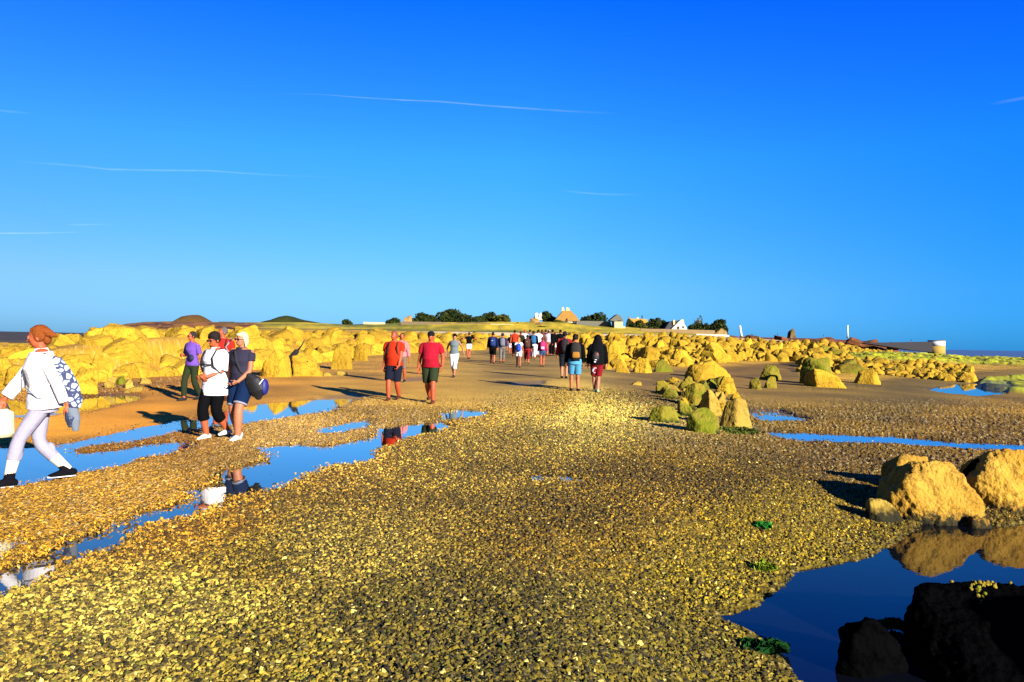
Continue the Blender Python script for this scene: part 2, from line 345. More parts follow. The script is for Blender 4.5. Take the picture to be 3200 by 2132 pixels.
V = np.stack([GX, GY, GZ], -1).reshape(-1, 3)
idx = np.arange(NR*NA).reshape(NR, NA); nxt = np.roll(idx, -1, axis=1)
FQ = np.stack([idx[:-1], nxt[:-1], nxt[1:], idx[1:]], -1).reshape(-1, 4)[:, ::-1]
gme = np_mesh('ground', V, FQ)
ca = gme.color_attributes.new('tint', 'FLOAT_COLOR', 'POINT')
ca.data.foreach_set('color', np.concatenate([C.reshape(-1,3), np.ones((NR*NA,1))], 1).astype(np.float32).ravel())
at = gme.attributes.new('grit', 'FLOAT', 'POINT')
grit = np.clip(.25+.75*(1-SANDg), 0, 1)*(RR < 150)*(1-.75*ROCKG); at.data.foreach_set('value', grit.astype(np.float32).ravel())
at = gme.attributes.new('wet', 'FLOAT', 'POINT'); at.data.foreach_set('value', np.clip(wet,0,1).astype(np.float32).ravel())
def ground_mat():
    m, n, b = new_mat('shell_ground'); L = n.links
    a = n.nodes.new('ShaderNodeAttribute'); a.attribute_name = 'tint'
    g = n.nodes.new('ShaderNodeAttribute'); g.attribute_name = 'grit'
    wt = n.nodes.new('ShaderNodeAttribute'); wt.attribute_name = 'wet'
    geo = n.nodes.new('ShaderNodeNewGeometry')
    v = n.nodes.new('ShaderNodeTexVoronoi'); v.inputs['Scale'].default_value = 42; v.voronoi_dimensions = '3D'
    nz = n.nodes.new('ShaderNodeTexNoise'); nz.inputs['Scale'].default_value = 30; nz.inputs['Detail'].default_value = 6
    L.new(geo.outputs['Position'], v.inputs['Vector']); L.new(geo.outputs['Position'], nz.inputs['Vector'])
    sp = n.nodes.new('ShaderNodeSeparateColor'); L.new(v.outputs['Color'], sp.inputs[0])
    r = n.nodes.new('ShaderNodeMapRange'); L.new(sp.outputs[0], r.inputs[0]); r.inputs[3].default_value = .45; r.inputs[4].default_value = 1.5
    r2 = n.nodes.new('ShaderNodeMapRange'); L.new(nz.outputs[0], r2.inputs[0]); r2.inputs[1].default_value = .3; r2.inputs[2].default_value = .7; r2.inputs[3].default_value = .65; r2.inputs[4].default_value = 1.35
    m1 = n.nodes.new('ShaderNodeMath'); m1.operation = 'MULTIPLY'; L.new(r.outputs[0], m1.inputs[0]); L.new(r2.outputs[0], m1.inputs[1])
    mx = n.nodes.new('ShaderNodeMix'); mx.data_type = 'FLOAT'; L.new(g.outputs['Fac'], mx.inputs[0]); mx.inputs[2].default_value = 1; L.new(m1.outputs[0], mx.inputs[3])
    vm = n.nodes.new('ShaderNodeVectorMath'); vm.operation = 'SCALE'; L.new(a.outputs['Color'], vm.inputs[0]); L.new(mx.outputs[0], vm.inputs['Scale'])
    L.new(vm.outputs[0], b.inputs['Base Color'])
    bp = n.nodes.new('ShaderNodeBump'); bp.inputs['Distance'].default_value = .03
    ms = n.nodes.new('ShaderNodeMath'); ms.operation = 'MULTIPLY'; L.new(g.outputs['Fac'], ms.inputs[0]); ms.inputs[1].default_value = .55; L.new(ms.outputs[0], bp.inputs['Strength'])
    ad = n.nodes.new('ShaderNodeMath'); ad.operation = 'ADD'; L.new(v.outputs['Distance'], ad.inputs[0]); L.new(nz.outputs[0], ad.inputs[1])
    L.new(ad.outputs[0], bp.inputs['Height']); L.new(bp.outputs[0], b.inputs['Normal'])
    rr = n.nodes.new('ShaderNodeMapRange'); L.new(wt.outputs['Fac'], rr.inputs[0]); rr.inputs[3].default_value = .95; rr.inputs[4].default_value = .55
    L.new(rr.outputs[0], b.inputs['Roughness']); b.inputs['Specular IOR Level'].default_value = .15
    return m
ground = link('ground', gme, ground_mat()); tag(ground, kind='structure')

# ---------------------------------------------------------------- water
def water_mat(name, base, lo, hi, pw, rough=.02, bump=.03, bs=6):
    m, n, b = new_mat(name); L = n.links
    for x in list(n.nodes): n.nodes.remove(x)
    out = n.nodes.new('ShaderNodeOutputMaterial'); mix = n.nodes.new('ShaderNodeMixShader')
    d = n.nodes.new('ShaderNodeBsdfDiffuse'); d.inputs[0].default_value = (*base, 1)
    g = n.nodes.new('ShaderNodeBsdfGlossy'); g.inputs['Roughness'].default_value = rough
    fr = n.nodes.new('ShaderNodeFresnel'); fr.inputs[0].default_value = 1.33
    mr = n.nodes.new('ShaderNodeMapRange'); mr.inputs[1].default_value = lo; mr.inputs[2].default_value = hi; mr.inputs[3].default_value = .06; mr.inputs[4].default_value = pw
    L.new(fr.outputs[0], mr.inputs[0]); L.new(mr.outputs[0], mix.inputs[0]); L.new(d.outputs[0], mix.inputs[1]); L.new(g.outputs[0], mix.inputs[2]); L.new(mix.outputs[0], out.inputs[0])
    geo = n.nodes.new('ShaderNodeNewGeometry'); nz = n.nodes.new('ShaderNodeTexNoise'); nz.inputs['Scale'].default_value = bs; nz.inputs['Detail'].default_value = 2
    L.new(geo.outputs['Position'], nz.inputs['Vector'])
    bp = n.nodes.new('ShaderNodeBump'); bp.inputs['Strength'].default_value = bump; bp.inputs['Distance'].default_value = .05; L.new(nz.outputs[0], bp.inputs['Height'])
    L.new(bp.outputs[0], g.inputs['Normal'])
    return m
M_PUD = water_mat('puddle_water', (.02,.02,.015), .05, .42, .95, bump=.012)
M_POOL = water_mat('pool_water', (.0015,.002,.004), .05, .85, .95, bump=.02)
M_SEA = water_mat('sea_water', (.004,.02,.06), .1, 1., .35, rough=.25, bump=.6, bs=.4)
def sheet(name, poly, z, m):
    me = bpy.data.meshes.new(name); me.from_pydata([(x, y, z) for x, y in poly], [], [list(range(len(poly)))]); me.update()
    o = link(name, me, m, smooth=False); tag(o, kind='structure'); return o
sheet('puddle', [(-22,2.6),(-.6,2.6),(-.3,7.2),(1.9,8.9),(1.9,26),(-22,26)], -.014, M_PUD)
sheet('stream', [(4.5,11),(30,11),(60,50),(8,50)], -.172, M_PUD)
sheet('tide_pool', [(.35,1.0),(9,.5),(9,8.1),(2.4,8.1),(.6,6.2)], PZ-.004, M_POOL)
sheet('sea', [(30,150),(300,150),(14000,14000),(0,16000)], -1.3, M_SEA)

# ---------------------------------------------------------------- loose shells and pebbles (uncountable: one object)
def scatter_shells(name, N, rmax, size, k, label):
    # area-uniform in a wedge wider than the view, thinning with distance
    u = rng.random(N); r = 2.4*(rmax/2.4)**(u**.92)
    a = (rng.random(N)-.5)*1.5
    X = r*np.sin(a); Y = r*np.cos(a)
    Z = base_height(X, Y); px, py, sd = zones(X, Y, Z)
    nz = fbm(X*2.1, Y*2.1, 4, 3)-.5
    p = np.maximum(pud_mask(X, Y, PUD, nz*.40), pud_mask(X, Y, PUDR, nz*.35))
    sdp = np.where((X > -1) & (Y < 12) & (Y > -6), poly_sd(X, Y, POOL), -9.)
    fz = fine_zone(px, py, Y)
    keep = (rng.random(N) > sd*.985) & (rng.random(N) > fz*.45) & (p < -.10 + .16*rng.random(N)**1.5) & (sdp < .02) & (bank_sd(X, Y) < .3)
    X, Y, Z, px, py, p, r, fz, sd = [q[keep] for q in (X, Y, Z, px, py, p, r, fz, sd)]; n = len(X)
    c = anchor_col(px, py)*ALB
    h = rng.random(n); c = c*(.45+1.25*h)[:, None]*(.40+1.2*fbm(X*.55, Y*.55, 4, 77))[:, None]
    pl = rng.random(n) < .05; c[pl] = np.array(srgb((235,212,140)))*.7*KA*(.6+.6*rng.random(pl.sum()))[:, None]
    ol = rng.random(n) < .16; c[ol] = c[ol]*np.array((.55,.7,.5))
    dk = rng.random(n) < .30; c[dk] *= .16
    c = c*np.array((.90,.88,.52))
    c = np.clip(c, .001, .85)
    me = bpy.data.meshes.new(name); me.vertices.add(n)
    heap = (fbm(X*.9, Y*.9, 4, 60)-.5)*.05*.6*np.clip(1-sstep(-.4,.2,p),0,1)
    me.vertices.foreach_set('co', np.stack([X, Y, Z+heap+.006+.012*rng.random(n)], -1).astype(np.float32).ravel())
    at = me.attributes.new('pcol', 'FLOAT_COLOR', 'POINT'); at.data.foreach_set('color', np.concatenate([c, np.ones((n,1))], 1).astype(np.float32).ravel())
    at = me.attributes.new('rot', 'FLOAT_VECTOR', 'POINT'); at.data.foreach_set('vector', np.stack([(rng.random(n)-.5)*2.2, (rng.random(n)-.5)*2.2, rng.random(n)*6.28], -1).astype(np.float32).ravel())
    s0 = size*(.42+1.5*rng.random(n)**3.2)*np.clip(r/9, 1, 1.8)*(1+.45*np.exp(-np.maximum(r-3.3, 0)/1.6))
    s0 = s0*(1-.42*fz)*(1-.4*sd)
    sc = np.stack([s0*(.8+.6*rng.random(n)), s0*(.6+.4*rng.random(n)), s0*(.35+.35*rng.random(n))], -1)
    at = me.attributes.new('scl', 'FLOAT_VECTOR', 'POINT'); at.data.foreach_set('vector', sc.astype(np.float32).ravel())
    m, nn, b = new_mat(name+'_material'); aa = nn.nodes.new('ShaderNodeAttribute'); aa.attribute_name = 'pcol'; aa.attribute_type = 'INSTANCER'
    nn.links.new(aa.outputs['Color'], b.inputs['Base Color']); b.inputs['Roughness'].default_value = .8; b.inputs['Specular IOR Level'].default_value = .2
    o = bpy.data.objects.new(name, me); col.objects.link(o); me.materials.append(m)
    ng = bpy.data.node_groups.new(name, 'GeometryNodeTree')
    ng.interface.new_socket('Geometry', in_out='INPUT', socket_type='NodeSocketGeometry'); ng.interface.new_socket('Geometry', in_out='OUTPUT', socket_type='NodeSocketGeometry')
    N_ = ng.nodes; L = ng.links; gi = N_.new('NodeGroupInput'); go = N_.new('NodeGroupOutput')
    gti = N_.new('GeometryNodeGeometryToInstance')
    for q in range(4):
        ic = N_.new('GeometryNodeMeshIcoSphere'); ic.inputs['Radius'].default_value = 1; ic.inputs['Subdivisions'].default_value = 2
        sp = N_.new('GeometryNodeSetPosition'); nz = N_.new('ShaderNodeTexNoise'); nz.inputs['Scale'].default_value = 1.1+.3*q
        pos = N_.new('GeometryNodeInputPosition'); off = N_.new('ShaderNodeVectorMath'); off.operation = 'ADD'; off.inputs[1].default_value = (q*7.3, q*3.1, q*1.7)
        L.new(pos.outputs[0], off.inputs[0]); L.new(off.outputs[0], nz.inputs['Vector'])
        sb = N_.new('ShaderNodeVectorMath'); sb.operation = 'SUBTRACT'; sb.inputs[1].default_value = (.5,.5,.5); L.new(nz.outputs['Color'], sb.inputs[0])
        ml = N_.new('ShaderNodeVectorMath'); ml.operation = 'SCALE'; ml.inputs['Scale'].default_value = 1.5; L.new(sb.outputs[0], ml.inputs[0])
        L.new(ic.outputs[0], sp.inputs[0]); L.new(ml.outputs[0], sp.inputs['Offset'])
        sm = N_.new('GeometryNodeSetMaterial'); sm.inputs['Material'].default_value = m; L.new(sp.outputs[0], sm.inputs[0]); L.new(sm.outputs[0], gti.inputs[0])
    iop = N_.new('GeometryNodeInstanceOnPoints'); iop.inputs['Pick Instance'].default_value = True
    L.new(gi.outputs[0], iop.inputs['Points']); L.new(gti.outputs[0], iop.inputs['Instance'])
    for nm, tgt in (('rot','Rotation'), ('scl','Scale')):
        na = N_.new('GeometryNodeInputNamedAttribute'); na.data_type = 'FLOAT_VECTOR'; na.inputs['Name'].default_value = nm
        if nm == 'rot':
            er = N_.new('FunctionNodeEulerToRotation'); L.new(na.outputs[0], er.inputs[0]); L.new(er.outputs[0], iop.inputs[tgt])
        else: L.new(na.outputs[0], iop.inputs[tgt])
    L.new(iop.outputs[0], go.inputs[0])
    md = o.modifiers.new('scatter', 'NODES'); md.node_group = ng
    tag(o, label, 'gravel', kind='stuff'); return o
scatter_shells('shell_gravel', 700000, 24, .0094, 1, 'loose yellow shells and pebbles covering the causeway')

# ---------------------------------------------------------------- rocks
def ico(sub):
    bm = bmesh.new(); bmesh.ops.create_icosphere(bm, subdivisions=sub, radius=1)
    V = np.array([v.co[:] for v in bm.verts]); Fc = np.array([[v.index for v in f.verts] for f in bm.faces]); bm.free(); return V, Fc
ICO = {s: ico(s) for s in (2, 3, 5, 6)}
def n3(Vv, f, k=0):                                      # cheap 3D noise from three 2D slices
    return (fbm(Vv[:,0]*f+3.1, Vv[:,1]*f+Vv[:,2]*f*.7, 4, k)+fbm(Vv[:,1]*f-1.7, Vv[:,2]*f+Vv[:,0]*f*.6, 4, k+5)+fbm(Vv[:,2]*f+9.2, Vv[:,0]*f-Vv[:,1]*f*.5, 4, k+9))/3-.5
def rock_verts(seed, sub, blocky=.5, rough=.05):
    r = np.random.default_rng(seed); Vd, Fc = ICO[sub]
    ns = r.integers(4, 7); nb = r.integers(2, 6); nt_ = r.integers(1, 3); n = ns+nb+nt_
    an = np.concatenate([r.random()*6.283+np.arange(ns)*6.283/ns+r.uniform(-.35,.35,ns), r.random(nb+nt_)*6.283])
    up = np.concatenate([r.uniform(-.12,.40,ns), r.uniform(.4,.8,nb), r.uniform(.86,.995,nt_)])
    N = np.stack([np.cos(an)*np.sqrt(1-up**2), np.sin(an)*np.sqrt(1-up**2), up], -1)
    D = np.concatenate([r.uniform(.55,.95,ns), r.uniform(.55,.82,nb), r.uniform(.36,.66,nt_)])
    N = np.concatenate([N, [[0,0,-1]]]); D = np.concatenate([D, [.8]])
    dots = Vd @ N.T; rad = np.where(dots > .05, D/np.maximum(dots, .05), 9.)
    kk = 26+22*blocky
    q = -np.log(np.exp(-kk*np.minimum(rad, 3)).sum(1))/kk; q = np.minimum(q, 1.25)
    V = Vd*q[:, None]
    nn = n3(V, 1.6, seed)*2.6*rough + n3(V, 5.5, seed+3)*1.7*rough + n3(V, 15, seed+6)*.9*rough
    led = np.abs(((V[:,2]*2.6+V[:,0]*.5+nn*2) % 1)-.5)*2                # bedding ledges
    V = V*(1+nn-.035*(led < .25))[:, None]
    V[:,2] -= V[:,2].min(); V[:,2] -= .42*V[:,2].max()       # the lowest third sits in the ground
    ext = V.max(0)-V.min(0); V[:,0] -= (V[:,0].max()+V[:,0].min())/2; V[:,1] -= (V[:,1].max()+V[:,1].min())/2
    V /= np.array([ext[0], ext[1], V[:,2].max()])          # unit box above z = 0
    return V, Fc
def rock_mat(name, c, c2, dark=(.02,.018,.008), tide=-9., tw=.2, crust=.5, green=0., scale=1.0):
    c = tuple(q*KA for q in c); c2 = tuple(q*KA for q in c2); dark = tuple(q*KA for q in dark)
    m, n, b = new_mat(name); L = n.links
    geo = n.nodes.new('ShaderNodeNewGeometry')
    nz = n.nodes.new('ShaderNodeTexNoise'); nz.inputs['Scale'].default_value = 1.3*scale; nz.inputs['Detail'].default_value = 8; nz.inputs['Roughness'].default_value = .65
    n2 = n.nodes.new('ShaderNodeTexNoise'); n2.inputs['Scale'].default_value = 9*scale; n2.inputs['Detail'].default_value = 7; n2.inputs['Roughness'].default_value = .7
    v = n.nodes.new('ShaderNodeTexVoronoi'); v.inputs['Scale'].default_value = 26*scale
    for q in (nz, n2, v): L.new(geo.outputs['Position'], q.inputs['Vector'])
    r = n.nodes.new('ShaderNodeMapRange'); L.new(nz.outputs[0], r.inputs[0]); r.inputs[1].default_value = .35; r.inputs[2].default_value = .65
    mx = n.nodes.new('ShaderNodeMix'); mx.data_type = 'RGBA'; L.new(r.outputs[0], mx.inputs[0]); mx.inputs[6].default_value = (*c, 1); mx.inputs[7].default_value = (*c2, 1)
    # pits and crust
    r2 = n.nodes.new('ShaderNodeMapRange'); L.new(n2.outputs[0], r2.inputs[0]); r2.inputs[1].default_value = .30; r2.inputs[2].default_value = .42; r2.inputs[3].default_value = crust; r2.inputs[4].default_value = 0
    mx2 = n.nodes.new('ShaderNodeMix'); mx2.data_type = 'RGBA'; L.new(r2.outputs[0], mx2.inputs[0]); L.new(mx.outputs[2], mx2.inputs[6]); mx2.inputs[7].default_value = (*[q*.25 for q in c2], 1)
    # weed-dark foot below the tide line
    sp = n.nodes.new('ShaderNodeSeparateXYZ'); L.new(geo.outputs['Position'], sp.inputs[0])
    ad = n.nodes.new('ShaderNodeMath'); ad.operation = 'MULTIPLY_ADD'; L.new(n2.outputs[0], ad.inputs[0]); ad.inputs[1].default_value = -tw*3; L.new(sp.outputs['Z'], ad.inputs[2])
    r3 = n.nodes.new('ShaderNodeMapRange'); L.new(ad.outputs[0], r3.inputs[0]); r3.inputs[1].default_value = tide-tw*1.5-.04; r3.inputs[2].default_value = tide-tw*1.5+.04; r3.inputs[3].default_value = 1; r3.inputs[4].default_value = 0
    mx3 = n.nodes.new('ShaderNodeMix'); mx3.data_type = 'RGBA'; L.new(r3.outputs[0], mx3.inputs[0]); L.new(mx2.outputs[2], mx3.inputs[6]); mx3.inputs[7].default_value = (*dark, 1)
    last = mx3
    # cracks
    wv = n.nodes.new('ShaderNodeVectorMath'); wv.operation = 'MULTIPLY_ADD'; L.new(nz.outputs['Color'], wv.inputs[0]); wv.inputs[1].default_value = (.9/scale,)*3; L.new(geo.outputs['Position'], wv.inputs[2])
    vc = n.nodes.new('ShaderNodeTexVoronoi'); vc.feature = 'DISTANCE_TO_EDGE'; vc.inputs['Scale'].default_value = 1.7*scale; L.new(wv.outputs[0], vc.inputs['Vector'])
    rc = n.nodes.new('ShaderNodeMapRange'); L.new(vc.outputs['Distance'], rc.inputs[0]); rc.inputs[1].default_value = .008; rc.inputs[2].default_value = .035; rc.inputs[3].default_value = .75; rc.inputs[4].default_value = 0
    mk = n.nodes.new('ShaderNodeMath'); mk.operation = 'MULTIPLY'; L.new(rc.outputs[0], mk.inputs[0]); L.new(n2.outputs[0], mk.inputs[1])
    mxc = n.nodes.new('ShaderNodeMix'); mxc.data_type = 'RGBA'; L.new(mk.outputs[0], mxc.inputs[0]); L.new(mx3.outputs[2], mxc.inputs[6]); mxc.inputs[7].default_value = (*[q*.12 for q in c2], 1); mx3 = mxc; last = mxc
    if green:
        n4 = n.nodes.new('ShaderNodeTexNoise'); n4.inputs['Scale'].default_value = 2.2; n4.inputs['Detail'].default_value = 5; L.new(geo.outputs['Position'], n4.inputs['Vector'])
        r4 = n.nodes.new('ShaderNodeMapRange'); L.new(n4.outputs[0], r4.inputs[0]); r4.inputs[1].default_value = .62-green*.3; r4.inputs[2].default_value = .68-green*.3
        mx4 = n.nodes.new('ShaderNodeMix'); mx4.data_type = 'RGBA'; L.new(r4.outputs[0], mx4.inputs[0]); L.new(mx3.outputs[2], mx4.inputs[6]); mx4.inputs[7].default_value = (.075,.078,.004,1); last = mx4
    oi = n.nodes.new('ShaderNodeObjectInfo'); ro = n.nodes.new('ShaderNodeMapRange'); L.new(oi.outputs['Random'], ro.inputs[0]); ro.inputs[3].default_value = .78; ro.inputs[4].default_value = 1.12
    sc_ = n.nodes.new('ShaderNodeVectorMath'); sc_.operation = 'SCALE'; L.new(last.outputs[2], sc_.inputs[0]); L.new(ro.outputs[0], sc_.inputs['Scale'])
    L.new(sc_.outputs[0], b.inputs['Base Color'])
    hh = n.nodes.new('ShaderNodeMath'); hh.operation = 'MULTIPLY_ADD'; L.new(v.outputs['Distance'], hh.inputs[0]); hh.inputs[1].default_value = .35; L.new(n2.outputs[0], hh.inputs[2])
    bp = n.nodes.new('ShaderNodeBump'); bp.inputs['Strength'].default_value = .7; bp.inputs['Distance'].default_value = .05/scale; L.new(hh.outputs[0], bp.inputs['Height']); L.new(bp.outputs[0], b.inputs['Normal'])
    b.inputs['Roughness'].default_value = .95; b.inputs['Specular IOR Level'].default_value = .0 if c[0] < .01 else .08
    return m
YR = (.42,.265,.018); YR2 = (.30,.165,.011)
M_ROCK = rock_mat('yellow_rock', YR, YR2, crust=.8, scale=.7)
M_ROCKP = rock_mat('pale_rock', (.34,.235,.04), (.27,.165,.02), tide=-.10, tw=.08, crust=.5)
M_BOULD = rock_mat('barnacled_rock', (.38,.225,.03), (.30,.155,.015), tide=-.16, tw=.16, crust=.85, scale=1.5)
M_DARK = rock_mat('shade_dark_rock', (.0018,.0018,.002), (.001,.001,.0012), crust=.5, scale=1.2)  # darker than real black rock: the corner's shade is put into this colour
M_GREEN = rock_mat('weedy_rock', (.20,.165,.014), (.11,.10,.010), dark=(.010,.022,.004), tide=.05, tw=.1, crust=.9, green=.38)
M_WEEDR = rock_mat('weedy_field_rock', (.22,.16,.014), (.14,.12,.012), crust=.5, green=.1, scale=.6)
def rock_mesh(seed, sub, **k):
    V_, F_ = rock_verts(seed, sub, **k); return V_, F_
VAR = []
for i in range(14):
    V_, F_ = rock_verts(100+i, 5 if i < 8 else 3, blocky=.5+.5*random.random(), rough=.10)
    me = np_mesh('rock_shape', V_, F_); me.polygons.foreach_set('use_smooth', [True]*len(me.polygons)); VAR.append(me)
VAR[:8] = sorted(VAR[:8], key=lambda me: -float(np.mean(np.clip([v.co.z for v in me.vertices], 0, 1))))
_vm = {}
def var_mesh(i, m):
    k = (i % len(VAR), m.name)
    if k not in _vm:
        me = VAR[k[0]].copy(); me.materials.clear(); me.materials.append(m); _vm[k] = me
    return _vm[k]
def put_rock(loc, dim, rz, label, m=M_ROCK, i=None, group=None, tilt=(0,0), name='boulder', sink=.06):
    o = bpy.data.objects.new(name, var_mesh(random.randrange(8) if i is None else i, m)); col.objects.link(o)
    o.location = (loc[0], loc[1], loc[2]-sink*dim[2]); o.scale = dim; o.rotation_euler = (tilt[0], tilt[1], rz)
    tag(o, label, 'rock' if name != 'stone' else 'stone', group); return o
def rock_px(x0, x1, y0, y1, label, m=M_ROCK, depth=.8, i=None, rz=None, z=None, name='boulder', hi=False, seed=0, group=None, tilt=(0,0), blocky=.5, rough=.05, sink=.03):
    """stand a rock so that it covers the photo box x0..x1, y0..y1 (y1 = foot)"""
    xc = (x0+x1)/2
    if z is None: p = on_ground(xc, y1)
    else: g_ = G(xc, y1, z); p = Vector((g_[0], g_[1], z))
    ppm = F/p.y; wd_ = (x1-x0)/ppm; ht = (y1-y0)/ppm
    p2 = p*(1+depth*wd_*.42/p.y); p2.z = p.z
    wd_ *= p2.y/p.y
    if hi:
        V_, F_ = rock_verts(seed, 6, blocky=blocky, rough=rough); me = np_mesh('boulder_mesh', V_, F_)
        o = link(name, me, m); o.location = (p2.x, p2.y, p2.z-sink); o.scale = (wd_, wd_*depth, ht*(1+.1)+sink); o.rotation_euler = (tilt[0], tilt[1], rz or 0); tag(o, label, 'rock', group); return o
    return put_rock(p2, (wd_*1.05, wd_*depth, ht*1.1+sink), rz if rz is not None else random.choice([0, math.pi])+random.uniform(-.3,.3), label, m, i, group, tilt, name)
# near boulders by the pool: hulls of measured corners, weathered
def hull_rock(x0, x1, y0, y1, pts, z, label, m, seed, depth=1., rough=.02, name='boulder', cuts=6):
    """pts: corners as (across 0..1, back 0..1, up 0..1) of the photo box"""
    g_ = G((x0+x1)/2, y1, z); ppm = F/g_[1]; wd_ = (x1-x0)/ppm; ht = (y1-y0)/ppm
    bm = bmesh.new()
    for a_, b_, c_ in pts: bm.verts.new(((a_-.5)*wd_, b_*wd_*depth, c_*ht))
    r_ = bmesh.ops.convex_hull(bm, input=bm.verts); bmesh.ops.delete(bm, geom=[v for v in r_['geom_interior'] if isinstance(v, bmesh.types.BMVert)], context='VERTS')
    bmesh.ops.triangulate(bm, faces=bm.faces)
    for k_ in range(cuts):
        bmesh.ops.subdivide_edges(bm, edges=[e for e in bm.edges if e.calc_length() > .022*(1 if wd_ > .4 else .5)], cuts=1); bmesh.ops.triangulate(bm, faces=bm.faces)
        if k_ == 2: bmesh.ops.smooth_vert(bm, verts=bm.verts, factor=.5, use_axis_x=True, use_axis_y=True, use_axis_z=True)
    for _ in range(3): bmesh.ops.smooth_vert(bm, verts=bm.verts, factor=.5, use_axis_x=True, use_axis_y=True, use_axis_z=True)
    bm.normal_update()
    P_ = np.array([v.co[:] for v in bm.verts]); N_ = np.array([v.normal[:] for v in bm.verts])
    d_ = n3(P_, 3.2, seed)*5*rough + n3(P_, 11, seed+2)*3.2*rough + n3(P_*np.array([1,1,.35]), 38, seed+4)*1.6*rough
    P_ += N_*d_[:, None]
    for v, p_ in zip(bm.verts, P_): v.co = p_
    me = bpy.data.meshes.new('boulder_mesh'); bm.to_mesh(me); bm.free()
    o = link(name, me, m); o.location = (g_[0], g_[1], z); tag(o, label, 'rock' if name == 'boulder' else 'stone'); return o
hull_rock(2060,2288,1070,1208,[(.0,.25,-.3),(.02,.2,.42),(.12,.15,.62),(.37,.5,.93),(.50,.35,1.),(.80,.55,.95),(.86,.3,.8),(.97,.15,.25),(1.0,.2,-.3),(.55,-.03,-.3),(.50,.0,.1),(.2,1.,.5),(.8,1.,.6),(.1,1.,-.3),(.95,1.,-.3)], PZ, 'large barnacled boulder with a steep sunlit face at the pool edge', M_BOULD, 5, .8, rough=.034)
hull_rock(2060,2170,1050,1140,[(.0,.3,-.3),(.02,.2,.5),(.2,.3,.95),(.35,.5,1.),(.95,.6,.92),(1.,.4,.4),(.9,.1,-.3),(.2,0,-.3),(.1,1,.6),(.9,1,.7),(.1,1,-.3),(.9,1,-.3)], -.17, 'low barnacled boulder tucked behind the large one at the pool edge', M_BOULD, 8, .9)
hull_rock(2266,2500,1040,1186,[(.0,.3,-.3),(.0,.25,.45),(.12,.3,.72),(.30,.5,.98),(.55,.4,1.),(.9,.5,.8),(1.,.3,.3),(1.,.2,-.3),(.3,-.03,-.3),(.28,.0,.1),(.2,1.,.6),(.8,1.,.6),(.1,1.,-.3),(.95,1.,-.3)], PZ, 'barnacled boulder cut by the right edge of the photo above the pool', M_BOULD, 12, .8, rough=.034)
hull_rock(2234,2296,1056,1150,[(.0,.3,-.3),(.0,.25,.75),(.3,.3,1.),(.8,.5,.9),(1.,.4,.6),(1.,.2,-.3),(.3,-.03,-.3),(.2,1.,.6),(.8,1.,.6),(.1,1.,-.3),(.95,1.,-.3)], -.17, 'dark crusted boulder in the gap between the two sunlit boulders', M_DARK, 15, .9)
hull_rock(1998,2082,1153,1208,[(.0,.3,-.3),(.05,.2,.9),(.1,.5,1.),(.65,.4,1.),(.9,.3,.6),(1.,.2,.2),(.95,.1,-.3),(.3,-.05,-.3),(.3,0,.3),(.2,.9,.8),(.8,.9,.6),(.1,.9,-.3),(.9,.9,-.3)], PZ, 'small pale stone lying at the left foot of the large pool boulder', M_ROCKP, 18, .7, name='stone', cuts=4)
hull_rock(2235,2285,1190,1215,[(.0,.3,-.3),(.05,.2,.6),(.4,.4,1.),(.9,.3,.6),(1.,.2,-.3),(.3,-.05,-.3),(.2,.9,.8),(.8,.9,.4),(.1,.9,-.3),(.9,.9,-.3)], PZ, 'little crusted stone at the waterline under the large pool boulder', M_BOULD, 19, .7, name='stone', cuts=4)
hull_rock(1938,2110,1432,1600,[(.05,.3,-.4),(.0,.2,.2),(.12,.15,.65),(.32,.3,.98),(.45,.4,1.),(.8,.5,.75),(1.,.4,.5),(1.,.2,-.4),(.4,-.03,-.4),(.2,1.,.6),(.8,1.,.6),(.1,1.,-.4),(.95,1.,-.4)], PZ-.1, 'dark rock with shade in its colour and a crusted top rising from the shaded pool', M_DARK, 22, .7, rough=.035)
hull_rock(2085,2700,1328,1640,[(.0,.3,-.3),(.01,.2,.30),(.03,.18,.60),(.055,.2,.76),(.10,.25,.835),(.17,.28,.855),(.4,.3,.86),(.6,.3,.85),(.95,.3,.75),(1.,.2,-.3),(-.06,-.6,-.3),(-.02,-.6,.3),(.1,-.5,.5),(.9,-.6,.5),(.95,-.6,-.3),(.3,.7,.5),(.9,.7,.5),(.3,.8,-.3),(.95,.8,-.3)], PZ-.3, 'huge black wet boulder with shade in its colour at the bottom right corner', M_DARK, 39, .55, rough=.03)
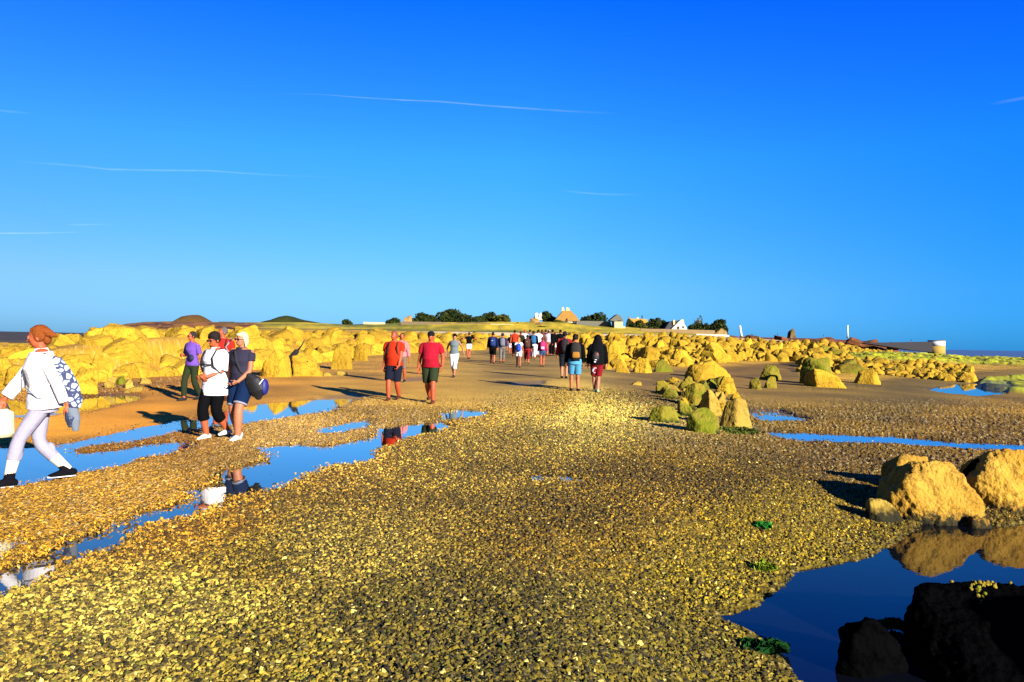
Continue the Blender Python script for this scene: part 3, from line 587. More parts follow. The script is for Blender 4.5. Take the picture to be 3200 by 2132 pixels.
# pile beside the causeway
for a in [
 (1652,1733,920,988,'rounded pale boulder at the right end of the causeway rock pile', M_ROCKP,.9,2),
 (1572,1658,946,998,'green weedy boulder at the front of the causeway rock pile', M_GREEN,.9,4),
 (1484,1570,938,974,'low flat weedy slab at the left end of the causeway rock pile', M_GREEN,.8,2),
 (1556,1600,925,958,'weedy wedge of rock behind the low slab in the pile', M_GREEN,.8,3),
 (1614,1662,900,958,'upright yellow rock in the middle of the causeway rock pile', M_ROCKP,.8,3),
 (1556,1600,868,900,'yellow green rock at the back left of the causeway rock pile', M_WEEDR,.8,1),
 (1508,1548,878,906,'small rock at the left shoulder of the causeway rock pile', M_WEEDR,.8,6),
 (1563,1636,884,936,'broad rock filling the centre of the causeway rock pile', M_WEEDR,.8,2),
 (1640,1665,905,945,'thin upright rock beside the rounded pale boulder', M_ROCKP,.8,3),
 (1570,1640,842,884,'flat topped pale block behind the causeway rock pile', M_ROCK,.7,0),
 (1598,1676,830,870,'large yellow block leaning behind the flat topped pale block', M_ROCK,.7,1),
 (1640,1700,885,908,'low curved slab right of the causeway rock pile', M_ROCK,.7,2),
 (1650,1690,868,898,'small leaning rock right of the flat topped pale block', M_ROCK,.7,5),
 (1720,1752,872,896,'small weedy rock left of a matching pair on the brown sand', M_WEEDR,.8,4),
 (1755,1782,868,893,'small round rock right of a matching pair on the brown sand', M_WEEDR,.8,6),
 (1745,1800,842,874,'low grey brown slab in the sandy channel', M_WEEDR,.6,7),
 (1838,1912,826,886,'tall dark domed boulder behind the long sunlit block', M_GREEN,1.,0),
 (1855,1953,852,892,'long sunlit block of rock at the edge of the brown sand', M_ROCK,.6,3),
 (1965,2020,850,884,'square yellow rock right of the long sunlit block', M_ROCK,.7,5),
 (1415,1448,838,857,'small round boulder at the front left of the right rock field', M_ROCK,.9,6),
 (1450,1500,826,858,'rounded yellow boulder at the front of the right rock field', M_ROCK,.9,7),
 (1500,1545,828,856,'dark shaded boulder at the front of the right rock field', M_GREEN,.9,1),
 (1388,1430,783,840,'tall yellow boulder at the left tip of the right rock field', M_ROCK,.7,2),
 (1448,1472,879,886,'flat pale stone alone on the gravel by the causeway', M_ROCKP,.8,3),
 (2600,2640,1000,1040,'weedy stone far right of the stream', M_GREEN,.8,3)][:-1]:
    rock_px(*a[:5], m=a[5], depth=a[6], i=a[7], name='stone' if a[1]-a[0] < 30 and a[3]-a[2] < 22 else 'boulder')
random.seed(77)
for q in range(34):
    t_ = random.random(); x_ = 1505+ (1700-1505)*random.random(); y_ = 872+random.random()*95
    if y_ > 955 and x_ > 1650: continue
    if abs(x_-1610) > 60+ (y_-870)*.5: continue
    w_ = random.uniform(18, 52); h_ = w_*random.uniform(.3,.6)
    o = rock_px(x_-w_/2, x_+w_/2, y_-h_, y_, f"{'small' if w_ < 26 else 'mid sized'} angular fragment in the causeway rock pile", m=random.choice([M_WEEDR, M_ROCK, M_GREEN, M_ROCKP]), depth=.8, i=random.randrange(8), rz=random.uniform(0,6.3), tilt=(random.uniform(-.6,.6), random.uniform(-.6,.6)), group='angular fragments of the causeway rock pile')
    o.location.z += random.uniform(-.03,.07)
# stones on the left sand and key boulders of the left bank
for a in [
 (152,232,852,908,'low rounded boulder at the water edge below the left bank', M_ROCK,.8,0),
 (200,262,820,875,'pitted upright boulder above the low rounded boulder', M_ROCK,.8,4),
 (262,288,868,886,'grey cobble at the foot of the left bank', M_GREEN,.9,5),
 (238,264,870,893,'pale cobble beside the grey cobble under the left bank', M_ROCKP,.9,6),
 (282,312,876,896,'round cobble with a hollow on the sand by the left bank', M_ROCKP,.9,7),
 (285,330,891,901,'flat pale stone on the sand nearest the rear puddle', M_ROCKP,.8,3),
 (318,350,872,884,'pale slab stone leaning at the bank foot', M_ROCKP,.9,2),
 (660,756,818,866,'flat topped yellow block right of the black driftwood', M_ROCK,.7,3),
 (598,672,806,868,'tall yellow boulder left of the black driftwood', M_ROCK,.7,1),
 (755,812,790,850,'tilted yellow boulder at the right of the left bank front', M_ROCK,.7,2),
 (812,850,790,830,'square yellow boulder where the left bank turns away', M_ROCK,.7,5),
 (775,802,856,864,'flat pale stone on the brown sand in front of the bank', M_ROCKP,.8,6),
 (735,765,859,865,'thin flat stone on the brown sand left of the flat pale stone', M_ROCKP,.8,7),
 (985,1020,779,804,'rounded boulder behind the man in the crimson shirt', M_ROCK,.7,2)]:
    rock_px(*a[:5], m=a[5], depth=a[6], i=a[7], name='stone' if a[3]-a[2] < 25 else 'boulder')
# left bank: boulders heaped on the slope
stuff = []
def scatter_bank():
    out = []
    tries = 0
    while len(out) < 2600 and tries < 60000:
        tries += 1
        Y = random.uniform(16, 60) if random.random() < .6 else random.uniform(55, 160)
        X = random.uniform(-44, 0) if Y < 60 else random.uniform(-.62*Y, 0)
        if not (-.80 < X/Y < .0): continue
        out.append((X, Y))
    A = np.array(out); sd_ = bank_sd(A[:,0], A[:,1]); z_ = base_height(A[:,0], A[:,1])
    az_ = A[:,0]/A[:,1]
    ok = (sd_ > .2) & ((sd_ < 20) | (az_ > -.5)) & (z_ > .25) & (sd_ < 60)
    A = A[ok]; sd_ = sd_[ok]; z_ = z_[ok]
    res = []
    for (X, Y), d, z in zip(A, sd_, z_):
        s = (.5+1.8*random.random()**1.4)*(1 if Y < 60 else 1.3)
        if any((X-a)**2+(Y-b)**2 < (.33*(s+c))**2 for a, b, c, *_ in res): continue
        res.append((X, Y, s, z, d))
    return res
bank = scatter_bank()
# a packed front row along the waterline
for i in range(len(BANK)-3):
    (xa, ya), (xb, yb) = BANK[i], BANK[i+1]; Ls = math.hypot(xb-xa, yb-ya); t = 0
    while t < Ls:
        s = random.uniform(.8, 2.2); f_ = (t+s/2)/Ls; x_ = xa+(xb-xa)*f_; y_ = ya+(yb-ya)*f_
        nx, ny = -(yb-ya)/Ls, (xb-xa)/Ls
        x_ += nx*s*.35; y_ += ny*s*.35
        if -.8 < x_/y_: bank.append((x_, y_, s, ground_z(x_, y_), 0.))
        t += s*.62; 
bank.sort(key=lambda r: -r[2]/r[1])
WHERE_L = [(-.55,'on the low left end of the bank'), (-.44,'on the bank behind the walking woman in white'), (-.3,'on the bank behind the two women'), (-.17,'on the bank behind the black driftwood'), (9,'on the far end of the left bank')]
for q, (X, Y, s, z, d) in enumerate(bank):
    wr = next(t for a, t in WHERE_L if X/Y < a)
    szw = 'large flat' if s > 1.7 else ('mid sized' if s > 1.25 else 'small')
    ht = s*random.uniform(.3,.55) if d > 0 else s*random.uniform(.35,.6)*(1 if X > -20 else .7)
    ht = min(ht, .7+.3*(X > -14))
    if q < 135: put_rock((X, Y, z-.12), (s, s*random.uniform(.8,1.1), ht), random.uniform(0,6.3), f'{szw} yellow boulder {wr}', M_ROCK, None, f'{szw} yellow boulders {wr}', (random.uniform(-.2,.2), random.uniform(-.2,.2)))
    else: stuff.append((X, Y, z-.1, s, s, ht))
# right field
fieldpoly = [(5.0,37),(12.5,38),(14.2,41.5),(22,44),(26,37),(36,45),(44,80),(95,150),(70,160),(42,150),(12,140),(7,100),(4.2,60)]
field = []
tr = 0
while tr < 26000:
    tr += 1
    Y = 34+random.random()**1.5*138; X = random.uniform(.05, .62)*Y
    field.append((X, Y))
A = np.array(field); pxx, pyy = project(A[:,0], A[:,1], base_height(A[:,0], A[:,1]))
sdv = poly_sd(A[:,0], A[:,1], fieldpoly); wv = np.maximum(poly_sd(pxx, pyy, WEED), poly_sd(pxx, pyy, WEED2))
chan = poly_sd(pxx, pyy, [(1400,850),(1560,846),(1700,832),(1835,834),(1845,890),(1700,905),(1560,870)])
ok = (sdv > -.3) & (chan < -2); A = A[ok]; wv = wv[ok]; sdv = sdv[ok]
res = []; grid = {}
for (X, Y), wq, d in zip(A, wv, sdv):
    if wq > -1 and random.random() < .96: continue
    s = (.5+1.25*random.random()**2.4)*(1+.003*Y)*(.6 if X/Y > .47 else 1)
    g_ = (int(X//3), int(Y//3)); bad = False
    for i in (-1,0,1):
        for j in (-1,0,1):
            for a, b, c in grid.get((g_[0]+i, g_[1]+j), ()):
                if (X-a)**2+(Y-b)**2 < (.36*(s+c))**2: bad = True
    if bad: continue
    grid.setdefault(g_, []).append((X, Y, s)); res.append((X, Y, s, wq))
res.sort(key=lambda r: -r[2]/r[1])
WHERE_R = [(.2,'beside the causeway in the right rock field'), (.3,'in the middle of the right rock field'), (.42,'in the rock field behind the sandy channel'), (9,'along the rocky edge of the right hand sand')]
for q, (X, Y, s, wq) in enumerate(res):
    z = ground_z(X, Y); ht = s*random.uniform(.35,.85)*(.75 if X/Y > .45 else 1.0)
    if q < 125:
        wr = next(t for a, t in WHERE_R if X/Y < a); szw = 'large' if s > 1.3 else ('mid sized' if s > .9 else 'small')
        tall = 'upright' if ht/s > .72 else 'low'
        put_rock((X, Y, z), (s, s*random.uniform(.7,1.1), ht), random.uniform(0,6.3), f'{szw} {tall} yellow boulder {wr}', M_WEEDR if wq > -3 or (X/Y > .42 and random.random() < .4) else M_ROCK, None, f'{szw} {tall} yellow boulders {wr}', (random.uniform(-.3,.3), random.uniform(-.3,.3)))
    else: stuff.append((X, Y, z-.05, s, s*.9, ht))
# rocks past the first three hundred: one mass
VS, FS, base_i = [], [], 0
RV = [rock_verts(300+i, 2 if i < 5 else 3, blocky=.9, rough=.05) for i in range(7)]
for X, Y, z, sx_, sy_, ht in stuff:
    V_, F_ = RV[random.randrange(5) if Y > 60 else 5+random.randrange(2)]; a = random.uniform(0, 6.3); ca_, sa_ = math.cos(a), math.sin(a)
    Vs = V_*np.array([sx_, sy_, ht]); tx = random.uniform(-.25,.25); Vs = np.stack([Vs[:,0]*ca_-Vs[:,1]*sa_+X, Vs[:,0]*sa_+Vs[:,1]*ca_+Y, Vs[:,2]+Vs[:,0]*tx+z], -1)
    VS.append(Vs); FS.append(F_+base_i); base_i += len(V_)
me = np_mesh('distant_boulders', np.concatenate(VS), np.concatenate(FS)); o = link('distant_boulders', me, M_ROCK); tag(o, 'dense mass of small yellow boulders further back in the rock fields', 'rocks', kind='stuff')
print('ROCKS', len(bank), len(res), len(stuff))
bm = bmesh.new()  # unseen boulder, added and shaped to cast shade on the black corner boulder
for v_ in [(-.85,0,0),(-.8,.1,.9),(-.45,.2,1.45),(-.3,.3,1.66),(.6,.3,1.72),(1.1,.3,1.6),(1.3,0,0),(-.7,.9,0),(1.2,.9,0),(-.3,.8,1.3),(1.0,.8,1.4),(.2,-.2,0)]: bm.verts.new(v_)
bmesh.ops.convex_hull(bm, input=bm.verts); bmesh.ops.subdivide_edges(bm, edges=bm.edges, cuts=6, use_grid_fill=True); bmesh.ops.triangulate(bm, faces=bm.faces); bmesh.ops.smooth_vert(bm, verts=bm.verts, factor=.5, use_axis_x=True, use_axis_y=True, use_axis_z=True)
me = bpy.data.meshes.new('boulder_mesh'); bm.to_mesh(me); bm.free(); o = link('boulder', me, M_GREEN); o.location = (5.0, 1.75, PZ-.26); tag(o, 'tall dark boulder added out of view to shade the pool corner', 'rock')
# unseen rocks added off to the right, out of frame, to shade the pool corner
for (X, Y, w_, d_, h_, lb_) in [(5.9,.9,1.6,1.6,1.5,'tall weedy boulder added out of view behind the pool to shade it'),(3.1,1.5,1.0,.9,.7,'small dark boulder added out of view at the near bank to shade the pool')]:
    V_, F_ = rock_verts(int(X*100), 5, blocky=.7); me = np_mesh('boulder_mesh', V_, F_); o = link('boulder', me, M_GREEN); o.location = (X, Y, PZ-.1); o.scale = (w_, d_, h_); tag(o, lb_, 'rock')

# ================================================================ people
class Blob:
    def __init__(s): s.V = []; s.Fc = []
    def add(s, V_, F_):
        b_ = len(s.V); s.V += [tuple(v) for v in V_]; s.Fc += [tuple(i+b_ for i in f) for f in F_]
    def ell(s, c, r, rot=None, n=12):
        V_ = []; F_ = []
        for i in range(n+1):
            th = math.pi*i/n
            for j in range(n*2):
                ph = math.pi*j/n; v = Vector((r[0]*math.sin(th)*math.cos(ph), r[1]*math.sin(th)*math.sin(ph), r[2]*math.cos(th)))
                if rot is not None: v = rot @ v
                V_.append(v+Vector(c))
        m = n*2
        for i in range(n):
            for j in range(m): F_.append((i*m+j, (i+1)*m+j, (i+1)*m+(j+1) % m, i*m+(j+1) % m))
        s.add(V_, F_)
    def tube(s, pts, rad, lat=None, n=16, ends=(0, 0)):
        """pts: centres; rad: r or (r across, r deep); ends: rounded at start / end"""
        pts = [Vector(p) for p in pts]; V_ = []; F_ = []
        for i, p in enumerate(pts):
            t = (pts[min(i+1, len(pts)-1)]-pts[max(i-1, 0)]).normalized()
            a = Vector(lat) if lat else (Vector((1,0,0)) if abs(t.x) < .9 else Vector((0,1,0)))
            a = (a - t*a.dot(t)).normalized(); b_ = t.cross(a)
            r = rad[i]; r = (r, r) if not isinstance(r, tuple) else r
            for j in range(n):
                ph = 2*math.pi*j/n; V_.append(p+a*r[0]*math.cos(ph)+b_*r[1]*math.sin(ph))
        for i in range(len(pts)-1):
            for j in range(n): F_.append((i*n+j, i*n+(j+1) % n, (i+1)*n+(j+1) % n, (i+1)*n+j))
        F_.append(tuple(range(n))[::-1]); F_.append(tuple((len(pts)-1)*n+j for j in range(n)))
        s.add(V_, F_)
        for e, k in ((0, 0), (1, -1)):
            if ends[e]:
                r = rad[k]; r = r if not isinstance(r, tuple) else min(r); s.ell(pts[k], (r, r, r), n=8)
    def box(s, c, d, rot=None):
        V_ = [Vector((x*d[0]/2, y*d[1]/2, z*d[2]/2)) for x in (-1,1) for y in (-1,1) for z in (-1,1)]
        V_ = [(rot @ v if rot is not None else v)+Vector(c) for v in V_]
        s.add(V_, [(0,1,3,2),(4,6,7,5),(0,4,5,1),(2,3,7,6),(0,2,6,4),(1,5,7,3)])
    def xf(s, M): s.V = [tuple(M @ Vector(v)) for v in s.V]; return s
    def raw(s, name): me = bpy.data.meshes.new(name); me.from_pydata(s.V, [], s.Fc); me.update(); return me
    def fuse(s, name, vox, smooth=3, fac=.5):
        me = s.raw('tmp'); o = bpy.data.objects.new('tmp', me); col.objects.link(o)
        r = o.modifiers.new('r', 'REMESH'); r.mode = 'VOXEL'; r.voxel_size = vox
        if smooth: q = o.modifiers.new('s', 'SMOOTH'); q.iterations = smooth; q.factor = fac
        dg = bpy.context.evaluated_depsgraph_get(); e = o.evaluated_get(dg); out = bpy.data.meshes.new_from_object(e, depsgraph=dg)
        bpy.data.objects.remove(o); bpy.data.meshes.remove(me); out.name = name; return out
def ik(a, c, l1, l2, pole):
    a = Vector(a); c = Vector(c); d = (c-a); L_ = min(d.length, (l1+l2)*.999); u = d.normalized(); c = a+u*L_
    x = (l1*l1-l2*l2+L_*L_)/(2*L_); h = math.sqrt(max(l1*l1-x*x, 1e-6)); p = Vector(pole); p = (p-u*p.dot(u)).normalized()
    return a+u*x+p*h, c
def cut(path, f):                                        # first f (0..2) of a two-segment limb
    a, b_, c = path
    return ([a, a.lerp(b_, f)] if f <= 1 else [a, b_, b_.lerp(c, f-1)])
def limb(path, r, f=2.0, n=4, add=0.0, taper=0.0):
    """sampled points and radii along a two-segment limb; r gives radii at 0, .5, 1, 1.35, 2"""
    pts = []; rr = []; k = int(math.ceil(f*8-1e-6))
    for i in range(k+1):
        t = min(i*.125, f); a, b_, c = path; p = a.lerp(b_, t) if t <= 1 else b_.lerp(c, t-1)
        if .8 < t < 1.2:                                     # soften the joint
            q0 = a.lerp(b_, .8); q1 = b_.lerp(c, .2); w_ = (t-.8)/.4; p = q0.lerp(b_, w_).lerp(b_.lerp(q1, w_), w_)
        pts.append(p); rr.append(float(np.interp(t, [0,.5,1,1.35,2], r))+add+taper*t)
    return pts, rr
SK_M = (.30,.048,.012); SK_W = (.29,.10,.045); SK_T = (.30,.062,.018)
def person(x, y, z, face, H, label, top, bottom, shoes=(.02,.02,.02), hair=('short', (.02,.015,.01)), skin=SK_M, sex='m', belly=0., feet=None, hands=None, look=(0,0), girth=1.,
           lean=2, det=0, pz=.9, group=None, extra=None, glasses=False, side=0):
    vox = (.016, .009, .0062)[det]
    root = empty('person', (x, y, z), R(face)); s = H/1.7; root.scale = (s, s, s); tag(root, label, 'person', group)
    feet = feet or ((-.09,-.16,0),(.09,.16,.02)); hands = hands or ((-.27,.05,.80),(.27,-.05,.80))
    LM = Matrix.Translation((0,0,pz)) @ Matrix.Rotation(R(lean), 4, 'X') @ Matrix.Rotation(R(side), 4, 'Y')
    def T(v): return LM @ Vector(v)
    sw = .165 if sex == 'w' else .195
    st = ([(-.12,.12,.09,0),(-.03,.168,.115,.01),(.05,.155,.11,0),(.17,.125+belly*.2,.09+belly*.4,-belly*.4),(.27,.138,.102,-.008),(.35,.152,.118,-.02),(.43,.16,.10,0),(.50,.165,.08,.01),(.535,.11,.065,.01),(.565,.06,.055,.01)] if sex == 'w' else
          [(-.12,.12,.09,0),(-.03,.16,.11,.01),(.05,.155,.11+belly*.3,-belly*.3),(.17,.15+belly*.25,.10+belly*.8,-belly*.8),(.27,.158+belly*.15,.112+belly*.4,-belly*.4),(.37,.178,.12,-.01),(.45,.19,.105,0),(.505,.185,.085,.01),(.54,.12,.07,.01),(.57,.064,.06,.01)])
    def torso(B, add=0., z0=-1, z1=9, flare=0.):
        ps, rs = [], []
        zs = [q for q in st if z0 <= q[0] <= z1]
        lo = max(z0, st[0][0]) if z0 > -1 else st[0][0]
        def at(zz):
            k_ = [float(np.interp(zz, [q[0] for q in st], [q[i] for q in st])) for i in (1,2,3)]; return k_
        samples = sorted(set([q[0] for q in zs]+([z0] if z0 > -1 else [])+([z1] if z1 < 9 else [])))
        for zz in samples:
            rx, ry, yo = at(max(zz, -.03) if add else zz); e = flare*max(0, (.12-zz))
            ps.append(T((0, yo, zz))); rs.append((rx+add+e, ry+add+e))
        B.tube(ps, rs, lat=LM.to_3x3() @ Vector((1,0,0)), n=24)
    hipw = .088
    hips = [Vector((-hipw, .0, pz-.01)), Vector((hipw, .0, pz-.01))]
    legs = []
    for i in (0, 1):
        fx, fy, fz = feet[i][:3]; ank = Vector((fx, fy+.03, .075+fz)); k_, a_ = ik(hips[i], ank, .43, .42, (0,-1,0)); legs.append([hips[i], k_, a_])
    shl = [T((-sw, .01, .475)), T((sw, .01, .475))]
    arms = []
    for i in (0, 1):
        sx_ = -1 if i == 0 else 1
        k_, a_ = ik(shl[i], hands[i][:3], .29, .255, (sx_*.5,1,-.1)); arms.append([shl[i], k_, a_])
    rl = [.088,.074,.055,.058,.037] if sex == 'w' else [.092,.078,.058,.062,.040]
    ra = [.047,.043,.036,.034,.024] if sex == 'w' else [.056,.052,.043,.042,.030]
    rl = [q*girth for q in rl]; ra = [q*(.5+.5*girth) for q in ra]
    B = Blob(); torso(B)
    B.tube([T((0,.012,.53)), T((0,.0,.66))], [.052 if sex == 'w' else .06]*2, n=12)
    HM = LM @ Matrix.Translation((0,.0,.60)) @ Matrix.Rotation(R(look[0]), 4, 'Z') @ Matrix.Rotation(R(look[1]-lean), 4, 'X')
    HR = HM.to_3x3()
    def hd(v): return HM @ Vector(v)
    B.ell(hd((0,.012,.098)), (.072,.09,.098), HR); B.ell(hd((0,-.030,.040)), (.054,.055,.066), HR); B.ell(hd((0,-.045,.072)), (.058,.045,.05), HR)
    B.ell(hd((0,-.052,.005)), (.026,.024,.02), HR)
    B.ell(hd((0,-.094,.066)), (.013,.018,.014), HR); B.tube([hd((0,-.078,.098)), hd((0,-.1,.066))], [.009,.012], n=8)
    for sx_ in (-1,1): B.ell(hd((sx_*.073,.012,.068)), (.011,.02,.03), HR); B.ell(hd((sx_*.03,-.076,.107)), (.02,.012,.008), HR)
    B.ell(hd((0,-.083,.031)), (.022,.011,.006), HR); B.ell(hd((0,-.080,.021)), (.020,.012,.007), HR)
    for L_ in legs:
        p_, r_ = limb(L_, rl); B.tube(p_, r_, n=14, ends=(1,1)); calf = L_[1].lerp(L_[2], .33)+Vector((0,.018,0)); B.ell(calf, (.046*girth,.048*girth,.10))
        a_ = L_[2]; pitch = 0
        B.tube([a_+Vector((0,.035,-.035)), a_+Vector((0,-.04,-.038)), a_+Vector((0,-.11,-.052)), a_+Vector((0,-.16,-.058))], [(.034,.034),(.038,.034),(.043,.022),(.035,.014)], n=12, ends=(1,1))
    for i, A_ in enumerate(arms):
        p_, r_ = limb(A_, ra); B.tube(p_, r_, n=12, ends=(1,1)); B.ell(A_[0], (.055,.055,.058) if sex == 'm' else (.047,.047,.05))
        d = (A_[2]-A_[1]).normalized(); sx_ = -1 if i == 0 else 1
        if len(hands[i]) > 3: d = (d+Vector(hands[i][3:6])).normalized()
        inn = Vector((-sx_, -.35, 0)); inn = (inn-d*inn.dot(d)).normalized(); up = d.cross(inn)
        # palm
        w0 = A_[2]; B.tube([w0-d*.01, w0+d*.045, w0+d*.09], [(.026,.017),(.039,.016),(.041,.014)], lat=up, n=12, ends=(1,1))
        lens = (.068,.080,.074,.056)
        if det >= 1:
            for k_ in range(4):
                o_ = up*((k_-1.5)*(.0205 if det == 2 else .0215)); b0 = w0+d*.088+o_; m_ = b0+(d*.9+inn*.35).normalized()*lens[k_]*.55; e_ = m_+(d*.5+inn*.85).normalized()*lens[k_]*.55
                B.tube([b0-d*.02, m_, e_], [.0105,.0095,.008], n=8, ends=(1,1))
            tb = w0+d*.03+up*(-.030); B.tube([tb, tb+(d*.6-up*.6+inn*.5).normalized()*.035, tb+(d*.9-up*.35+inn*.6).normalized()*.068], [.014,.0115,.009], n=8, ends=(1,1))
        else:
            B.tube([w0+d*.07, w0+d*.12+inn*.012, w0+d*.155+inn*.035], [(.038,.013),(.034,.011),(.028,.010)], lat=up, n=10, ends=(1,1))
            B.tube([w0+d*.03-up*.03, w0+d*.085-up*.05+inn*.02], [.013,.010], n=8, ends=(1,1))
    body = link('body', B.fuse('body', vox, 2), mat('skin_%02x%02x' % (int(skin[0]*255), int(skin[1]*255)), skin, rough=.6, var=.08, vscale=20, spec=.25), root)
    def cloth(nm, c, B_, sm=3, v=None, bump=.5, label=None, m=None):
        o = link(nm, B_.fuse(nm, v or vox*1.05, sm), m or mat('cloth_%03d_%03d_%03d' % tuple(int(q*999) for q in c), c, rough=.9, bump=bump, bscale=14, var=.1, vscale=5, spec=.02 if max(c) < .06 else .1), root)
        if label: o['label'] = label
        return o
    # top
    if top:
        c, hem, sl, loose = top[:4]; Bt = Blob()
        torso(Bt, loose, hem-pz, .535 if sex == 'm' else .528, flare=top[4] if len(top) > 4 else (.12+belly*3.2))
        for i, A_ in enumerate(arms):
            if sl > 0:
                p_, r_ = limb(A_, ra, sl, add=loose*.8, taper=.008); p_[0] = p_[0]-Vector((A_[0].x*.16,0,.012)); r_[0] = r_[0]*.86; Bt.tube(p_, r_, n=14, ends=(1,0)); Bt.ell(A_[0]-Vector((A_[0].x*.08,0,.012)), (ra[0]+loose*.6,)*3)
        Bt.tube([T((0,.012,.50)), T((0,.01,.565))], [(.10,.075),(.066,.066)], n=14)
        if loose > .022 and det >= 1:                        # folds that hang from chest and waist
            rr_ = random.Random(int(x*100))
            for q in range(9):
                a0 = rr_.uniform(0, 6.28); zz = rr_.uniform(hem-pz+.03, .2); rx = float(np.interp(zz, [k[0] for k in st], [k[1] for k in st]))+loose; ry = float(np.interp(zz, [k[0] for k in st], [k[2] for k in st]))+loose
                Bt.tube([T((math.cos(a0)*rx*.96, math.sin(a0)*ry*.96, zz)), T((math.cos(a0+.25)*rx, math.sin(a0+.25)*ry, zz+.09)), T((math.cos(a0+.6)*rx*.9, math.sin(a0+.6)*ry*.9, zz+.2))], [.012,.014,.006], n=6)
        cloth(top[5] if len(top) > 5 else 'shirt', c, Bt)
    # bottom
    if bottom:
        c, wst, lf, loose = bottom[:4]; Bb = Blob(); torso(Bb, loose*.7, -.11, wst-pz)
        for L_ in legs:
            p_, r_ = limb(L_, rl, lf, add=loose, taper=loose*.25); Bb.tube(p_, r_, n=14, ends=(1,0))
            if lf > 1.45: Bb.ell(L_[1].lerp(L_[2], .33)+Vector((0,.018,0)), (.046*girth+loose,.048*girth+loose,.10))
        cloth(bottom[4] if len(bottom) > 4 else ('shorts' if lf < 1.2 else 'trousers'), c, Bb)
        if len(bottom) > 5:                                   # skirt
            Bk = Blob(); Bk.tube([T((0,0,wst-pz)), T((0,0,-.05)), Vector((0,.0,bottom[5]))], [(.16,.12),(.2,.15),(.24,.2)], n=20); cloth('skirt', c, Bk)
    # shoes
    if shoes:
        for i, L_ in enumerate(legs):
            a_ = L_[2]; Bs = Blob(); hi = isinstance(shoes[0], tuple)
            cs = shoes[0] if hi else shoes
            Bs.tube([a_+Vector((0,.045,-.03)), a_+Vector((0,-.04,-.028)), a_+Vector((0,-.12,-.045)), a_+Vector((0,-.175,-.056))], [(.043,.044),(.046,.046),(.05,.030),(.042,.020)], n=14, ends=(1,1))
            if hi: Bs.tube([a_+Vector((0,.0,-.03)), a_+(L_[1]-L_[2]).normalized()*.10], [.052,.050], n=12)
            so = cloth('shoe', cs, Bs, 2, bump=.1)
            if hi:
                Bo = Blob(); Bo.tube([a_+Vector((0,.07,-.066)), a_+Vector((0,-.04,-.066)), a_+Vector((0,-.13,-.066)), a_+Vector((0,-.20,-.064))], [(.045,.010),(.047,.010),(.053,.010),(.036,.010)], lat=(1,0,0), n=14)
                sl_ = link('sole', Bo.fuse('sole', vox, 1), mat('cloth_sole', shoes[1], rough=.7), so)
    # hair
    kind, hc = hair; hm = mat('hair_%03d_%03d' % (int(hc[0]*999), int(hc[1]*999)), hc, rough=.8, bump=.8, bscale=60, var=.3, vscale=40, spec=.08)
    Bh = Blob()
    if kind != 'bald':
        Bh.ell(hd((0,.026,.112)), (.080,.090,.098), HR)
        for sx_ in (-1,1): Bh.ell(hd((sx_*.060,.03,.085)), (.024,.055,.055), HR)
        if kind == 'bob':
            Bh.ell(hd((0,.045,.055)), (.085,.072,.085), HR); Bh.ell(hd((0,-.05,.16)), (.06,.035,.03), HR)
            for sx_ in (-1,1): Bh.tube([hd((sx_*.06,-.01,.15)), hd((sx_*.082,.01,.08)), hd((sx_*.08,.02,-.02))], [.03,.03,.018], n=10, ends=(1,1))
        if kind == 'long':
            Bh.tube([hd((0,.05,.12)), hd((0,.075,.02)), hd((0,.09,-.10)), hd((0,.10,-.24))], [(.078,.06),(.085,.04),(.09,.03),(.05,.015)], n=14, ends=(1,1))
        if kind == 'thick': Bh.ell(hd((0,.02,.135)), (.088,.10,.085), HR); Bh.ell(hd((.02,-.055,.165)), (.055,.03,.022), HR)
        if kind == 'swept':
            Bh.ell(hd((0,.034,.122)), (.083,.094,.088), HR); Bh.tube([hd((0,-.035,.172)), hd((.01,.03,.165)), hd((.025,.095,.12)), hd((.035,.145,.075)), hd((.04,.185,.055))], [(.055,.02),(.07,.045),(.055,.05),(.035,.035),(.012,.012)], n=12, ends=(1,1)); Bh.ell(hd((0,.075,.045)), (.05,.045,.06), HR)
        if kind == 'pony': Bh.tube([hd((0,.09,.12)), hd((0,.14,.06)), hd((0,.13,-.08))], [.025,.03,.012], n=10, ends=(1,1))
        cloth('hair', hc, Bh, 1, m=hm)
    if extra and 'hat' in extra:
        Bq = Blob(); Bq.ell(hd((0,.012,.130)), (.088,.100,.078), HR); Bq.tube([hd((0,-.05,.125)), hd((0,-.155,.112))], [(.07,.010),(.05,.008)], n=12, ends=(0,0))
        cloth('cap', extra['hat'], Bq, 1, bump=.1)
    if extra and 'hood' in extra:
        Bq = Blob(); Bq.ell(hd((0,.03,.09)), (.115,.125,.135), HR); Bq.tube([hd((0,.04,.06)), T((0,.03,.46))], [(.12,.11),(.20,.12)], n=16); Bq.tube([T((0,.03,.50)), T((0,.04,.30)), T((0,.04,hemz(top, pz)))], [(.17,.12),(.225,.15),(.22,.15)], n=18); cloth('hooded_cape', extra['hood'], Bq, 3)
    if det >= 1 and not glasses:
        for sx_ in (-1,1):
            Be = Blob(); Be.ell(hd((sx_*.030,-.079,.090)), (.0125,.008,.007), HR); eo = link('eye', Be.raw('eye'), mat('eye_white', (.35,.33,.30), rough=.3), root)
            Bi = Blob(); Bi.ell(hd((sx_*.030,-.0855,.090)), (.0055,.003,.0055), HR); link('iris', Bi.raw('iris'), mat('eye_dark', (.01,.007,.005), rough=.2), eo)
